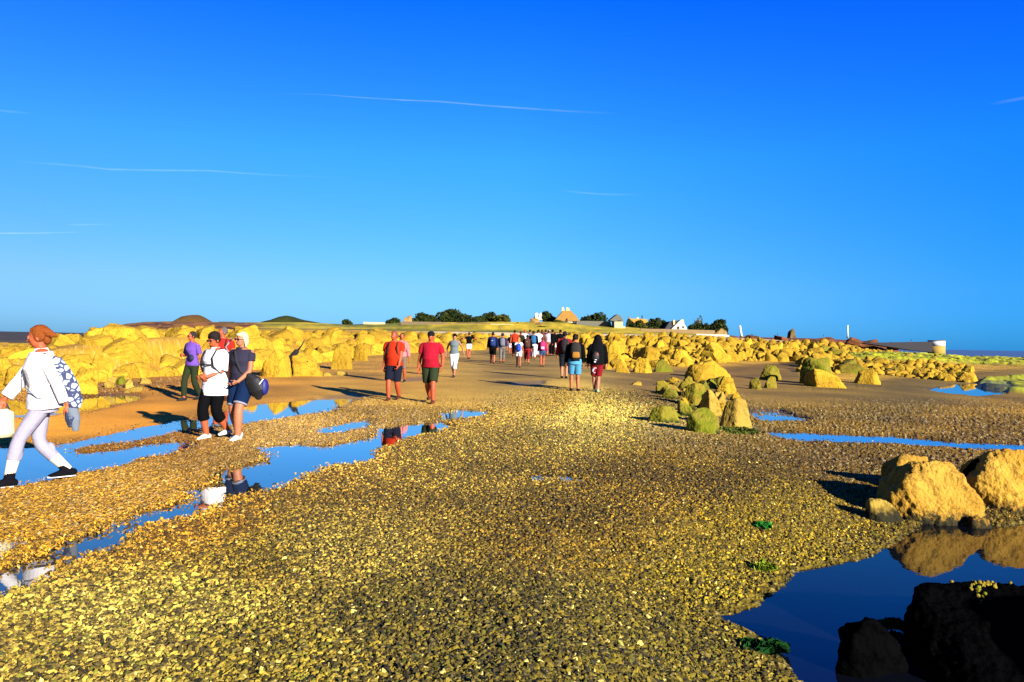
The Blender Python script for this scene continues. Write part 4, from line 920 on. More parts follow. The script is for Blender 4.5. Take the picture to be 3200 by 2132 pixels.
    if glasses:
        Bg = Blob()
        for sx_ in (-1,1):
            Bg.ell(hd((sx_*.034,-.088,.090)), (.030,.010,.018), HR); Bg.tube([hd((sx_*.062,-.08,.094)), hd((sx_*.078,.01,.085))], [.0035,.0035], n=6)
        Bg.tube([hd((-.02,-.095,.094)), hd((.02,-.095,.094))], [.004,.004], n=6)
        link('sunglasses', Bg.raw('sunglasses'), mat('dark_lens', (.004,.004,.004), rough=.12, spec=.6), root)
    return dict(root=root, LM=LM, T=T, hd=hd, arms=arms, legs=legs, st=st, s=s, cloth=cloth, sw=sw, pz=pz)
def hemz(top, pz): return top[1]-pz
def worn(P_, name, label, cat, base, parts, group=None):
    """a bag or similar on a person: its own top-level thing, parts given in the person's frame"""
    r = P_['root']; M = Matrix.Translation(r.location) @ r.rotation_euler.to_matrix().to_4x4() @ Matrix.Diagonal((P_['s'],)*3).to_4x4()
    o = empty(name, M @ Vector(base), r.rotation_euler.z); o.scale = r.scale; tag(o, label, cat, group)
    for pn, B_, m, vox, sm in parts:
        B_.V = [tuple(Vector(v)-Vector(base)) for v in B_.V]
        link(pn, B_.fuse(pn, vox, sm) if vox else B_.raw(pn), m, o)
    return o
def straps(P_, back=.17, r=.014, w_=.018):
    out = []
    T0 = P_['T']; q_ = .035 if P_['sw'] > .17 else 0.
    T = lambda v: T0((v[0], v[1]-(q_ if v[1] < 0 else 0), v[2]))
    for sx_ in (-1,1):
        B_ = Blob(); B_.tube([T((sx_*.085,.11,.44)), T((sx_*.095,.05,.545)), T((sx_*.10,-.05,.52)), T((sx_*.105,-.145,.40)), T((sx_*.125,-.14,.27)), T((sx_*.17,-.04,.16)), T((sx_*.13,.12,.10))], [(w_,r*.6)]*7, lat=(1,0,0), n=8)
        out.append(B_)
    return out
def backpack(P_, label, c, c2=None, size=1., strap=(.01,.01,.01), pocket=None, det=0, group=None, drop=0., logo=None):
    T = P_['T']; v = (.016,.010,.008)[det]; parts = []
    B_ = Blob(); y0 = .20; B_.tube([T((0,y0-.01,.04-drop)), T((0,y0+.01,.10-drop)), T((0,y0+.01,.36*size)), T((0,y0-.01,.48*size)), T((0,y0-.03,.51*size))], [(.12*size,.06),(.155*size,.10),(.15*size,.095),(.12*size,.07),(.07*size,.03)], lat=P_['LM'].to_3x3() @ Vector((1,0,0)), n=20)
    nm = lambda q: mat('cloth_%03d_%03d_%03d' % tuple(int(k*999) for k in q), q, rough=.85, bump=.4, bscale=20, var=.1, spec=.15)
    parts.append(('pack_body', B_, nm(c), v, 3))
    Bp = Blob(); Bp.tube([T((0,y0+.10,.09-drop)), T((0,y0+.105,.16-drop)), T((0,y0+.10,.25*size-drop))], [(.10*size,.03),(.11*size,.035),(.09*size,.02)], lat=P_['LM'].to_3x3() @ Vector((1,0,0)), n=16)
    parts.append(('pocket', Bp, nm(pocket or c2 or c), v, 2))
    for q in straps(P_): parts.append(('shoulder_strap', q, nm(strap), v if det == 0 else .006, 1))
    if logo:
        Bl = Blob(); Bl.ell(T((.03,y0+.105,.33*size)), (.035,.008,.018)); parts.append(('badge', Bl, nm(logo), None, 0))
    return worn(P_, 'backpack', label, 'backpack', T((0,.2,.0)), parts, group)
def at_px(px, foot_y, head_y=None, H=None):
    p = on_ground(px, foot_y)
    if head_y is not None:                                # height from the measured head
        v = ray(px, head_y); top = CAMH+v[2]*p.y; H = top-p.z
    return p, H

WHITE = (.62,.60,.60); BLACK = (.0025,.0025,.003); NAVY = (.004,.008,.035); DENIM = (.004,.012,.04)
# -- the two women and the walking woman
p = on_ground(96, 1112)
W1 = person(p.x, p.y, p.z, -50, 1.70, 'person in a loose white jumper and pale leggings striding left in black ankle boots', (WHITE, .80, 1.86, .034, .12, 'jumper'), ((.235,.225,.29), 1.0, 1.5, .010, 'leggings'),
    shoes=((.004,.004,.006), WHITE), hair=('swept', (.17,.04,.006)), skin=SK_T, sex='w', feet=((-.05,.22,.04),(.05,-.33,.0)), hands=((-.22,-.35,.84),(.25,.20,.80)), look=(-22,14), lean=4, det=2, pz=.865, girth=.93)
Bk = Blob()
for L_ in W1['legs']:
    p_, r_ = limb(L_, [.08,.07,.05,.051,.033], 2.0, add=.012); k0 = 11; Bk.tube(p_[k0:], r_[k0:], n=14)
W1['cloth']('socks', (.62,.54,.38), Bk, 2, bump=.1)
# patterned jacket hanging over her far shoulder
def floral():
    m, n, b = new_mat('floral_cloth'); L = n.links; tcn = n.nodes.new('ShaderNodeTexCoord'); v = n.nodes.new('ShaderNodeTexVoronoi'); v.inputs['Scale'].default_value = 16; v.feature = 'DISTANCE_TO_EDGE'
    nz = n.nodes.new('ShaderNodeTexNoise'); nz.inputs['Scale'].default_value = 22; L.new(tcn.outputs['Object'], nz.inputs['Vector']); L.new(tcn.outputs['Object'], v.inputs['Vector'])
    ad = n.nodes.new('ShaderNodeMath'); ad.operation = 'MULTIPLY'; L.new(v.outputs[0], ad.inputs[0]); L.new(nz.outputs[0], ad.inputs[1])
    r = n.nodes.new('ShaderNodeValToRGB'); r.color_ramp.elements[0].color = (.008,.012,.04,1); r.color_ramp.elements[0].position = .04; r.color_ramp.elements[1].color = (.22,.26,.38,1); r.color_ramp.elements[1].position = .075
    L.new(ad.outputs[0], r.inputs[0]); L.new(r.outputs[0], b.inputs['Base Color']); b.inputs['Roughness'].default_value = .9; return m
T = W1['T']; Bj = Blob(); Bj.tube([T((.20,.10,.44)), T((.235,.16,.32)), T((.26,.22,.16)), T((.28,.25,.0)), T((.27,.24,-.07))], [(.04,.06),(.045,.07),(.045,.075),(.045,.07),(.03,.055)], n=16, ends=(1,0))
Bl = Blob(); Bl.tube([T((.25,.22,-.06)), T((.26,.24,-.2)), T((.25,.24,-.32))], [(.04,.06),(.035,.05),(.02,.03)], n=12)
worn(W1, 'patterned_jacket', 'blue and white floral jacket hanging from the shoulder of the walking woman in white', 'jacket', T((.24,.2,0)), [('jacket_cloth', Bj, floral(), .009, 2), ('lining', Bl, mat('cloth_lining', (.10,.12,.15), rough=.9), .009, 2)])
hnd = W1['arms'][1][2]; Bs = Blob(); Bs.tube([hnd+Vector((0,.01,-.07)), hnd+Vector((0,.03,-.14)), hnd+Vector((0,.03,-.21))], [(.03,.035),(.06,.055),(.03,.03)], n=12, ends=(1,1))
Bs2 = Blob()
for q in range(4): Bs2.tube([hnd+Vector((0,.03,-.2)), hnd+Vector((.01*(q-1.5),.03+.02*(q-1.5),-.27))], [.004,.002], n=5)
worn(W1, 'scarf', 'dark scarf balled in the lowered hand of the walking woman in white', 'scarf', hnd, [('folded_cloth', Bs, mat('cloth_scarf', (.02,.03,.07), rough=.5, bump=1, bscale=30), .008, 1), ('fringe', Bs2, mat('cloth_fringe', (.2,.12,.08)), None, 0)])
hnd = W1['arms'][0][2]; Bs = Blob(); Bs.tube([hnd+Vector((0,-.02,-.10)), hnd+Vector((0,-.02,-.14)), hnd+Vector((0,-.02,-.36)), hnd+Vector((0,-.02,-.40))], [(.06,.05),(.10,.11),(.09,.12),(.06,.09)], n=16, ends=(0,0))
Bn = Blob(); Bn.ell(hnd+Vector((-.045,-.09,-.20)), (.065,.05,.07)); Bh_ = Blob(); Bh_.tube([hnd+Vector((0,-.08,-.12)), hnd+Vector((0,-.05,-.05)), hnd+Vector((0,.02,-.05)), hnd+Vector((0,.05,-.12))], [.008]*4, n=6)
worn(W1, 'carrier_bag', 'cream and navy carrier bag held at the left edge of the photo', 'bag', hnd, [('bag_body', Bs, mat('cloth_cream', (.5,.45,.28), rough=.6), .010, 2), ('navy_print', Bn, mat('cloth_navyprint', (.003,.005,.06)), None, 0), ('handle', Bh_, mat('cloth_navyhandle', (.003,.005,.05)), None, 0)])
Bs = Blob(); Bs.tube([W1['T']((-.11,-.02,.53)), W1['T']((-.07,-.13,.42)), W1['T']((.0,-.17,.30)), W1['T']((.10,-.165,.17)), W1['T']((.18,-.08,.06)), W1['T']((.2,.05,.02))], [(.006,.006)]*6, n=6)
worn(W1, 'bag_strap', 'thin grey cord crossing the front of the white jumper', 'strap', W1['T']((0,-.15,.3)), [('cord', Bs, mat('cloth_cord', (.06,.06,.08)), None, 0)])

p = on_ground(492, 1010)
W2 = person(p.x, p.y, p.z, -22, 1.66, 'person with short dark hair in a long white shirt and black capri trousers, hands joined', (WHITE, .70, .95, .04, .16, 'shirt'), (BLACK, .98, 1.42, .018, 'capri_trousers'),
    shoes=(.55,.52,.45), hair=('thick', (.012,.008,.006)), skin=SK_T, sex='w', feet=((-.07,-.12,0),(.08,.17,.05)), hands=((-.02,-.25,.97,.6,0,0),(.05,-.23,.99,-.6,0,0)), look=(-8,16), det=2, pz=.885, glasses=True, belly=.05, girth=1.12)
parts = []
nm_ = mat('strap_black', BLACK, rough=.8)
for q in straps(W2, w_=.020): q.V = [tuple(Vector(v)+Vector((0, -.03 if v[1] < 0 else .0, 0))) for v in q.V]; parts.append(('shoulder_strap', q, nm_, .006, 1))
Bc = Blob(); T = W2['T']; Bc.tube([T((-.12,-.175,.30)), T((0,-.19,.30)), T((.12,-.175,.30))], [(.009,.009)]*3, n=6); parts.append(('chest_strap', Bc, nm_, None, 0))
Bb = Blob(); Bb.tube([T((0,.19,.05)), T((0,.21,.12)), T((0,.21,.38)), T((0,.18,.5))], [(.11,.06),(.13,.09),(.13,.08),(.08,.04)], n=18); parts.append(('pack_body', Bb, nm_, .01, 2))
Bx = Blob(); Bx.tube([T((.05,.24,.48)), T((-.02,.25,.56)), T((.12,.24,.70))], [.012,.012,.012], n=6); parts.append(('walking_pole', Bx, mat('pole_grey', (.2,.2,.2)), None, 0))
worn(W2, 'backpack', 'black backpack with chest strap worn over the long white shirt', 'backpack', T((0,.2,.05)), parts)

p = on_ground(553, 1011)
W3 = person(p.x, p.y, p.z, -14, 1.66, 'person with blond hair and sunglasses in a dark tee shirt and denim shorts', ((.022,.020,.035), .90, .45, .022, .04, 'tee_shirt'), (DENIM, 1.0, .80, .022, 'denim_shorts'),
    shoes=(.6,.56,.48), hair=('bob', (.50,.42,.25)), skin=SK_W, sex='w', feet=((-.11,.08,.01),(.04,-.17,.0)), hands=((-.27,.02,.80),(.09,-.23,.93,-.6,0,0)), look=(-20,4), det=2, pz=.895, glasses=True, belly=.06, girth=1.25)
Bf = Blob()
for L_ in W3['legs']:
    p_, r_ = limb(L_, [.11,.092,.068,.07,.045], .82, add=.030); Bf.tube(p_[-2:], r_[-2:], n=16)
W3['cloth']('turned_hem', (.18,.18,.22), Bf, 1)
T = W3['T']; Bb = Blob(); Bb.tube([T((.20,-.10,.12)), T((.24,-.08,.05)), T((.30,-.03,-.10)), T((.31,-.02,-.20))], [(.07,.05),(.14,.09),(.17,.11),(.09,.06)], n=18, ends=(1,1))
Be = Blob(); Be.ell(T((.42,-.02,-.05)), (.055,.08,.13)); Bw = Blob(); Bw.tube([T((.36,-.11,-.12)), T((.385,-.115,.0)), T((.44,-.09,.08))], [.009]*3, n=6)
Bs = Blob(); Bs.tube([T((-.06,-.02,.56)), T((-.04,-.12,.50)), T((.0,-.155,.36)), T((.07,-.15,.2)), T((.16,-.11,.10))], [(.022,.01)]*5, n=8)
worn(W3, 'shoulder_bag', 'black shoulder bag with a blue end panel and white piping on the blond woman', 'bag', T((.3,-.05,-.2)), [('bag_body', Bb, mat('bag_black', BLACK, rough=.7), .01, 2), ('blue_end', Be, mat('bag_blue', (.004,.006,.10), rough=.6), .01, 2), ('piping', Bw, mat('bag_white', WHITE), None, 0), ('strap', Bs, mat('bag_black', BLACK), .006, 1)])

p = on_ground(440, 921)
W4 = person(p.x, p.y, p.z, -25, 1.68, 'person in a purple top and olive trousers walking behind the two women', ((.10,.045,.25), .86, .8, .022, .05, 'purple_top'), ((.016,.022,.010), 1.0, 1.9, .014), shoes=(.02,.02,.02),
    hair=('short', (.02,.015,.012)), skin=SK_T, sex='w', feet=((-.05,-.22,0),(.05,.2,.03)), hands=((-.12,-.24,1.12,.5,0,0),(.27,.05,.82)), look=(-20,5), det=1, glasses=True)
T = W4['T']; Bs = Blob(); Bs.tube([T((-.14,-.02,.52)), T((-.05,-.15,.38)), T((.1,-.15,.2))], [(.02,.01)]*3, n=8); Bb = Blob(); Bb.ell(T((.14,-.15,.16)), (.07,.05,.08))
worn(W4, 'sling_bag', 'navy sling bag across the purple top', 'bag', T((.1,-.15,.1)), [('strap', Bs, mat('cloth_004_008_035x', NAVY), .01, 1), ('bag_body', Bb, mat('cloth_004_008_035x', NAVY), None, 0)])
p = on_ground(509, 922)
M5 = person(p.x, p.y, p.z, 10, 1.80, 'person with grey cropped hair in a dark red tee shirt standing behind the two women', ((.22,.010,.006), .92, .55, .02), ((.10,.11,.12), 1.0, 1.0, .025), shoes=(.05,.02,.01), hair=('short', (.08,.07,.07)), skin=SK_M, feet=((-.1,-.06,0),(.1,.06,.0)), look=(-60,0), det=1, belly=.05)
backpack(M5, 'dark backpack on the person in the dark red tee shirt', (.01,.01,.015), det=1)
# -- the two men
p = on_ground(904, 921)
M6 = person(p.x, p.y, p.z, -6, 1.78, 'person in an orange red tee shirt and black shorts with hands hanging low', ((.30,.016,.002), .86, .62, .022), ((.007,.008,.016), .98, .98, .028), shoes=(.07,.018,.008), hair=('short', (.16,.05,.03)), skin=SK_M, belly=.06,
    feet=((-.08,-.20,0),(.09,.14,.03)), hands=((-.25,-.02,.83),(.17,-.20,.84,-.3,-.3,0)), look=(-18,8), det=1, girth=1.08)
backpack(M6, 'black backpack on the person in the orange red tee shirt', (.01,.008,.01), det=1, size=.9)
p = on_ground(988, 927)
M7 = person(p.x, p.y, p.z, -4, 1.79, 'person in a crimson polo shirt and olive green shorts with clenched hands', ((.25,.003,.014), .86, .68, .026), ((.018,.025,.011), .98, .94, .032), shoes=(.09,.022,.010), hair=('bald', (.02,.01,.01)), skin=SK_M, belly=.075,
    feet=((-.06,.22,.06),(.10,-.20,.0)), hands=((-.29,-.02,.84),(.29,-.08,.88)), look=(-8,6), det=1, girth=1.1, extra={'hat': (.008,.008,.012)})
p = on_ground(922, 880)
M6b = person(p.x, p.y, p.z, 0, 1.66, 'person in a pink top almost hidden behind the orange red tee shirt', ((.35,.12,.12), .9, 1.8, .02), ((.12,.08,.05), 1.0, 1.0, .012), hair=('short', (.03,.02,.01)), skin=SK_T, sex='w', det=0)
backpack(M6b, 'pink and black backpack on the person hidden behind the orange red tee shirt', (.2,.01,.05))
p = on_ground(1043, 868)
M8 = person(p.x, p.y, p.z, -4, 1.66, 'person in a grey vest and white capri trousers with a dark cap', ((.09,.12,.13), .95, .0, .018), (WHITE, 1.0, 1.35, .014), shoes=(.05,.03,.02), hair=('short', (.01,.008,.006)), skin=(.28,.11,.06), sex='w', belly=.06,
    feet=((-.02,.10,.03),(.02,-.14,0)), hands=((-.33,.10,.92),(.36,.12,.92)), det=1, extra={'hat': BLACK})
T = M8['T']; Bs = Blob(); Bs.tube([T((-.17,.0,.10)), T((0,-.13,.09)), T((.17,.0,.11))], [(.02,.014)]*3, n=8)
M8['cloth']('tied_jumper', BLACK, Bs, 1)
p = on_ground(1077, 826)
M9 = person(p.x, p.y, p.z, 200, 1.66, 'small distant person in black top and white shorts with arms spread by the rocks', (BLACK, .95, .6, .02), (WHITE, 1.0, .6, .02), hair=('short', (.05,.02,.01)), skin=SK_T, hands=((-.5,-.1,1.25),(.5,-.1,1.25)))
# -- walkers going away
def away(px, hy, fy, label, top, bottom, hair=('short', (.012,.010,.008)), skin=SK_T, sex='m', face=180, H=None, pack=None, det=0, Hset=None, dist=None, **k):
    if dist is None:
        p, H_ = at_px(px, fy, hy)
    else:
        v = ray(px, hy); X_ = v[0]*dist; z_ = ground_z(X_, dist); p = Vector((X_, dist, z_)); H_ = CAMH+v[2]*dist-z_
    H_ = min(max(H_, 1.3), 1.9)
    if Hset: H_ = Hset
    A_ = person(p.x, p.y, p.z, face, H_, label, top, bottom, hair=hair, skin=skin, sex=sex, det=det, **k)
    if pack: backpack(A_, pack[0], *pack[1:2], **(pack[2] if len(pack) > 2 else {}), det=det)
    return A_
away(1320, 765, 900, 'person in black top and light blue shorts carrying a black and tan backpack', (BLACK, .88, 1.9, .022), ((.05,.20,.34), 1.0, .92, .035), skin=(.27,.08,.02), det=1, Hset=1.76, feet=((-.1,.02,0),(.09,-.1,0)), pack=('black and tan backpack with a pale pocket on the walker in light blue shorts', (.012,.011,.01), dict(pocket=(.22,.10,.01), size=1.05)), extra={'hat': BLACK}, shoes=(.01,.01,.012))
C18 = away(1371, 767, 902, 'person in a black hooded cape and red patterned shorts with pale green trainers', (BLACK, .82, 1.95, .03), ((.16,.004,.008), .98, .98, .03), skin=SK_W, det=1, Hset=1.74, feet=((-.02,.06,.0),(.06,-.08,0)), extra={'hood': (.004,.004,.005)}, shoes=(.25,.45,.25))
T = C18['T']; Bp = Blob(); Bp.ell(T((.07,.20,.15)), (.11,.07,.16)); Bq = Blob(); Bq.ell(T((.03,.265,.22)), (.035,.012,.045)); Bz = Blob(); Bz.box(T((.08,.26,.06)), (.06,.02,.02)); Bz.box(T((.10,.25,.0)), (.05,.03,.04))
worn(C18, 'hip_bag', 'black day bag with a round red badge on the hooded walker', 'bag', T((.07,.2,.0)), [('bag_body', Bp, mat('bag_black', BLACK), .01, 2), ('badge', Bq, mat('badge_red', (.2,.05,.04)), None, 0), ('clips', Bz, mat('bag_white', WHITE), None, 0)])
Bz = Blob(); Tl = C18['legs'][0]
for q, (dx, dz) in enumerate(((-.02,-.18),(.04,-.22),(.06,-.27),(.0,-.32))): Bz.box(Vector((.09+dx*.8, .115, .9+dz)), (.06 if q else .09, .02, .03))
C18['cloth']('printed_patches', (.30,.30,.34), Bz, 0, v=.01)
away(1296, 762, 871, 'person in a red and black jacket walking left of the light blue shorts', ((.16,.006,.005), .92, 1.9, .022), ((.008,.010,.014), 1.0, 1.1, .02), det=1, hair=('pony', (.01,.008,.006)), skin=(.3,.12,.05), shoes=(.005,.005,.006), pack=('black backpack on the red and black jacket', (.008,.008,.010)))
CROWD = [
 (1133,764,836,'person in a navy jacket with a blue backpack and a small white logo', (NAVY,.9,1.9,.024), (BLACK,1.0,1.0,.03), {}, ('navy blue backpack with a small white oval badge', (.008,.02,.09), dict(logo=(.4,.45,.5)))),
 (1155,766,836,'person in a peaked cap with a tall grey backpack', ((.02,.02,.05),.9,1.5,.02), ((.10,.09,.08),1.0,1.7,.018), dict(extra={'hat': (.02,.012,.05)}), ('tall grey backpack under the peaked cap', (.10,.10,.12), {})),
 (1174,769,823,'person in a black top and pale pink shorts', (BLACK,.95,.8,.02), ((.45,.38,.42),1.0,.7,.025), {}, None),
 (1183,759,817,'person in a bright red top further along the causeway', ((.3,.02,.005),.92,.6,.02), (BLACK,1.0,1.8,.02), {}, None),
 (1192.5,776,845,'girl with long blond hair and white shorts', (WHITE,.9,.5,.02), (WHITE,1.0,.62,.03), dict(hair=('long', (.32,.15,.04)), sex='w'), ('bright blue rucksack below the long blond hair', (.01,.04,.30), dict(size=.85, drop=.04))),
 (1197,762,818,'person in a flat cap and dark green coat facing the camera', ((.012,.014,.008),.86,1.9,.03), ((.2,.2,.3),1.0,1.8,.02), dict(face=10, extra={'hat': (.02,.02,.03)}), None),
 (1212,770,841,'person with dark hair and red trousers under a large brown backpack', (BLACK,.9,1.8,.022), ((.15,.006,.006),1.0,1.5,.02), dict(hair=('pony', (.01,.008,.006))), ('large brown backpack with a round pale badge', (.045,.016,.010), dict(size=1.15, logo=(.3,.2,.12)))),
 (1206,759,812,'person in a white tee shirt seen over the brown backpack', (WHITE,.9,.5,.02), (DENIM,1.0,1.0,.02), dict(face=5), None),
 (1226,761,823,'person in a red skirt and white trousers under a teal backpack', (BLACK,.9,1.8,.02), ((.5,.45,.45),1.0,1.8,.02), {}, ('teal blue backpack with a black rim', (.01,.07,.17), dict(size=1.05))),
 (1237,758,816,'person in white holding something dark between the backpacks', (WHITE,.9,1.9,.02), (WHITE,1.0,1.8,.02), {}, None),
 (1246,757,813,'person with brown hair in a russet coat', ((.10,.035,.015),.84,1.9,.025), (BLACK,1.0,1.8,.02), dict(hair=('long', (.06,.02,.01)), sex='w'), None),
 (1247,775,842,'girl in denim shorts with white leg panels', ((.25,.012,.06),.92,1.8,.02), ((.02,.05,.12),1.0,.55,.02), dict(hair=('pony', (.10,.02,.02)), sex='w'), ('pink backpack with two pale pockets', (.33,.02,.09), dict(pocket=(.45,.25,.35)))),
 (1261,759,814,'person in a pale lavender top and hat', ((.38,.36,.5),.9,1.5,.022), ((.2,.08,.04),1.0,.5,.02), dict(extra={'hat': (.4,.38,.5)}, sex='w'), None),
 (1270,757,812,'person all in black near the front of the crowd', (BLACK,.9,1.9,.024), (BLACK,1.0,1.9,.02), dict(hair=('thick', (.006,.005,.004))), None),
 (1275,765,816,'person with a red shawl over a long white dress', ((.30,.02,.015),1.15,.6,.03), (WHITE,1.0,.5,.02,'underskirt',.55), dict(sex='w', hair=('short', (.02,.01,.01))), None),
 (1288,757,812,'person in a black wide jacket and blue scarf', (BLACK,.88,1.9,.035), ((.01,.02,.08),1.0,1.8,.02), dict(hair=('thick', (.006,.005,.004))), None),
 (1218,758,808,'person in a grey hooded top far along the causeway', ((.10,.10,.11),.9,1.9,.02), (BLACK,1.0,1.8,.02), {}, None),
 (1254,757,809,'person in a dark blue tee shirt far along the causeway', (NAVY,.9,.6,.02), ((.2,.16,.1),1.0,1.0,.02), {}, None),
]
for px_, hy_, fy_, lb_, tp_, bt_, kw_, pk_ in CROWD:
    kw_ = dict(kw_); random.seed(int(px_)); ph = random.choice((-1,1))*random.uniform(.12,.24)
    kw_.setdefault('feet', ((-.08, ph, 0), (.08, -ph, .02)))
    pxm = 1700*1.0
    # stand at the distance where a person of ordinary height fills head to foot
    Ht = {True: 1.5, False: 1.72}[lb_.startswith('girl')]; dist_ = Ht*F/(fy_-hy_)
    Ht = None
    away(px_, hy_, fy_, lb_, tp_, bt_, pack=pk_, dist=dist_, Hset=Ht, **kw_)
random.seed(5)
print('PEOPLE DONE')

# ================================================================ the island behind
def leaf_mat(name, c, c2):
    c = tuple(q*KA for q in c); c2 = tuple(q*KA for q in c2)
    m, n, b = new_mat(name); L = n.links; geo = n.nodes.new('ShaderNodeNewGeometry')
    mx = n.nodes.new('ShaderNodeMix'); mx.data_type = 'RGBA'; L.new(geo.outputs['Random Per Island'], mx.inputs[0]); mx.inputs[6].default_value = (*c, 1); mx.inputs[7].default_value = (*c2, 1)
    L.new(mx.outputs[2], b.inputs['Base Color']); b.inputs['Roughness'].default_value = .9; b.inputs['Specular IOR Level'].default_value = .05; return m
M_LEAF = leaf_mat('dark_leaves', (.008,.016,.004), (.035,.045,.008)); M_LEAF2 = leaf_mat('olive_leaves', (.03,.035,.005), (.085,.08,.010)); M_LEAF3 = leaf_mat('grey_leaves', (.03,.035,.02), (.09,.085,.05))
M_BARK = mat('bark', (.03,.02,.012), rough=.95)
def crown_mesh(name, cx, cz, rx, rz, ry, n, leaf, lobes, seed, thin=1.0):
    r = np.random.default_rng(seed)
    ctr = r.normal(size=(lobes, 3)); ctr /= np.linalg.norm(ctr, axis=1)[:, None]; ctr *= (r.random(lobes)**.5)[:, None]*.72
    ctr[:,2] = np.abs(ctr[:,2])*1.15-.45; rad = .25+.28*r.random(lobes)
    k = r.integers(0, lobes, n); d = r.normal(size=(n, 3)); d /= np.linalg.norm(d, axis=1)[:, None]
    p = ctr[k]+d*(rad[k]*(.55+.5*r.random(n)**.5))[:, None]
    p = p*np.array([rx, ry, rz])+np.array([cx, 0, cz]); p[:,2] = np.maximum(p[:,2], .05)
    a = r.normal(size=(n, 3)); a /= np.linalg.norm(a, axis=1)[:, None]; b = np.cross(a, r.normal(size=(n, 3))); b /= np.linalg.norm(b, axis=1)[:, None]
    s = (leaf*(.6+.8*r.random(n))*thin)[:, None]; a = a*s; b = b*s*.7
    V_ = np.stack([p-a-b, p+a-b, p+a+b, p-a+b], 1).reshape(-1, 3); return np_mesh(name, V_, np.arange(n*4).reshape(n, 4))
def tree(x0, x1, ytop, ybase, Y, label, m=M_LEAF, n=2600, leaf=.24, lobes=16, trunk=True, seed=1, name='tree', cat='tree', low=.0, group=None):
    a = P(x0, ybase, Y); b = P(x1, ybase, Y); t = P((x0+x1)/2, ytop, Y); w_ = (b.x-a.x)/2; xc = (a.x+b.x)/2
    zb = min(ground_z(xc, Y), t.z-1.2); zb = min(zb, a.z+.4) if abs(zb-a.z) > 2 else zb
    H_ = t.z-zb; o = empty(name, (xc, Y, zb)); tag(o, label, cat, group)
    cz = H_*(.40 if trunk else .30); cr = crown_mesh('crown', 0, cz+low, w_*1.15, (H_-cz)*1.28, w_*.9, int(n*1.3), leaf*1.15, lobes, seed)
    link('crown', cr, m, o, smooth=False)
    if trunk:
        B_ = Blob(); B_.tube([(0,0,-.4),(.1,0,H_*.25),(0,.1,H_*.5)], [w_*.09+.1, w_*.07+.08, w_*.05+.05], n=8)
        for q in range(4): an = q*1.6+seed; B_.tube([(0,.05,H_*.3), (math.cos(an)*w_*.3, math.sin(an)*w_*.3, H_*.55), (math.cos(an)*w_*.55, math.sin(an)*w_*.5, H_*.72)], [w_*.04+.06, w_*.03+.04, .03], n=6)
        link('trunk', B_.raw('trunk'), M_BARK, o)
    return o
tree(1003,1063,702,738,252,'tallest round dark tree of the row left of the houses', seed=2, n=4200, lobes=20)
tree(944,1008,718,741,246,'wide dome shaped bush beside the pale skyline boulder', M_LEAF, seed=3, trunk=False, name='bush', cat='bush', n=3000, lobes=12)
tree(1050,1088,722,742,250,'low dark tree just right of the tallest tree', seed=4, n=1800)
tree(1080,1112,724,743,249,'low bushy tree in the middle of the tree row', seed=5, n=1700, trunk=False)
tree(1106,1140,717,743,252,'small round topped dark tree left of the last tree in the row', seed=6, n=2000)
tree(1134,1180,718,744,250,'brown green spreading tree at the right end of the tree row', M_LEAF2, seed=7, n=2400)
tree(885,922,730,746,240,'small dark round bush left of the long grey wall', M_LEAF, seed=8, trunk=False, name='bush', cat='bush', n=1500)
tree(782,812,733,748,240,'small dark bush at the left end of the cream wall', M_LEAF, seed=9, trunk=False, name='bush', cat='bush', n=1100)
tree(1243,1280,713,740,262,'wind bent dark pine leaning left of the thatched house', M_LEAF, seed=10, n=2200, lobes=9)
tree(1335,1391,710,741,268,'broad dark tree behind the long grey barn', M_LEAF, seed=11, n=4000, lobes=18)
tree(1438,1460,733,756,262,'dark bush between the gable barn and the orange roofs', M_LEAF, seed=12, n=1200, trunk=False, name='bush', cat='bush')
tree(1455,1490,737,757,250,'yellow green bush in front of the orange roofs', M_LEAF2, seed=13, n=1800, trunk=False, name='bush', cat='bush')
tree(1484,1520,729,757,256,'dark green thicket right of the orange roofs', M_LEAF, seed=14, n=2400, trunk=False, name='bush', cat='bush')
tree(1512,1546,734,758,258,'dark thicket touching the left side of the white gable', M_LEAF, seed=15, n=2000, trunk=False, name='bush', cat='bush')
tree(1577,1625,742,760,252,'low dark hedge bush right of the white gable', M_LEAF, seed=16, n=2400, trunk=False, name='bush', cat='bush')
tree(1586,1618,721,745,256,'sparse grey feathery tree above the hedge bush', M_LEAF3, seed=17, n=900, lobes=12, leaf=.2)
tree(1618,1636,740,760,250,'little dark tree between hedge and round tree', M_LEAF, seed=18, n=900)
tree(1632,1675,735,767,240,'round dark tree at the right end of the garden wall', M_LEAF, seed=19, n=3200, lobes=22)
tree(1268,1300,736,750,238,'low brown green bush below the thatched house', M_LEAF2, seed=20, n=1400, trunk=False, name='bush', cat='bush')
tree(1175,1225,741,752,232,'patch of low scrub left of the outcrop', M_LEAF2, seed=21, n=1500, trunk=False, name='bush', cat='bush', leaf=.2)
tree(1230,1262,748,760,222,'small olive bush below the pale outcrop', M_LEAF2, seed=22, n=1000, trunk=False, name='bush', cat='bush', leaf=.18)
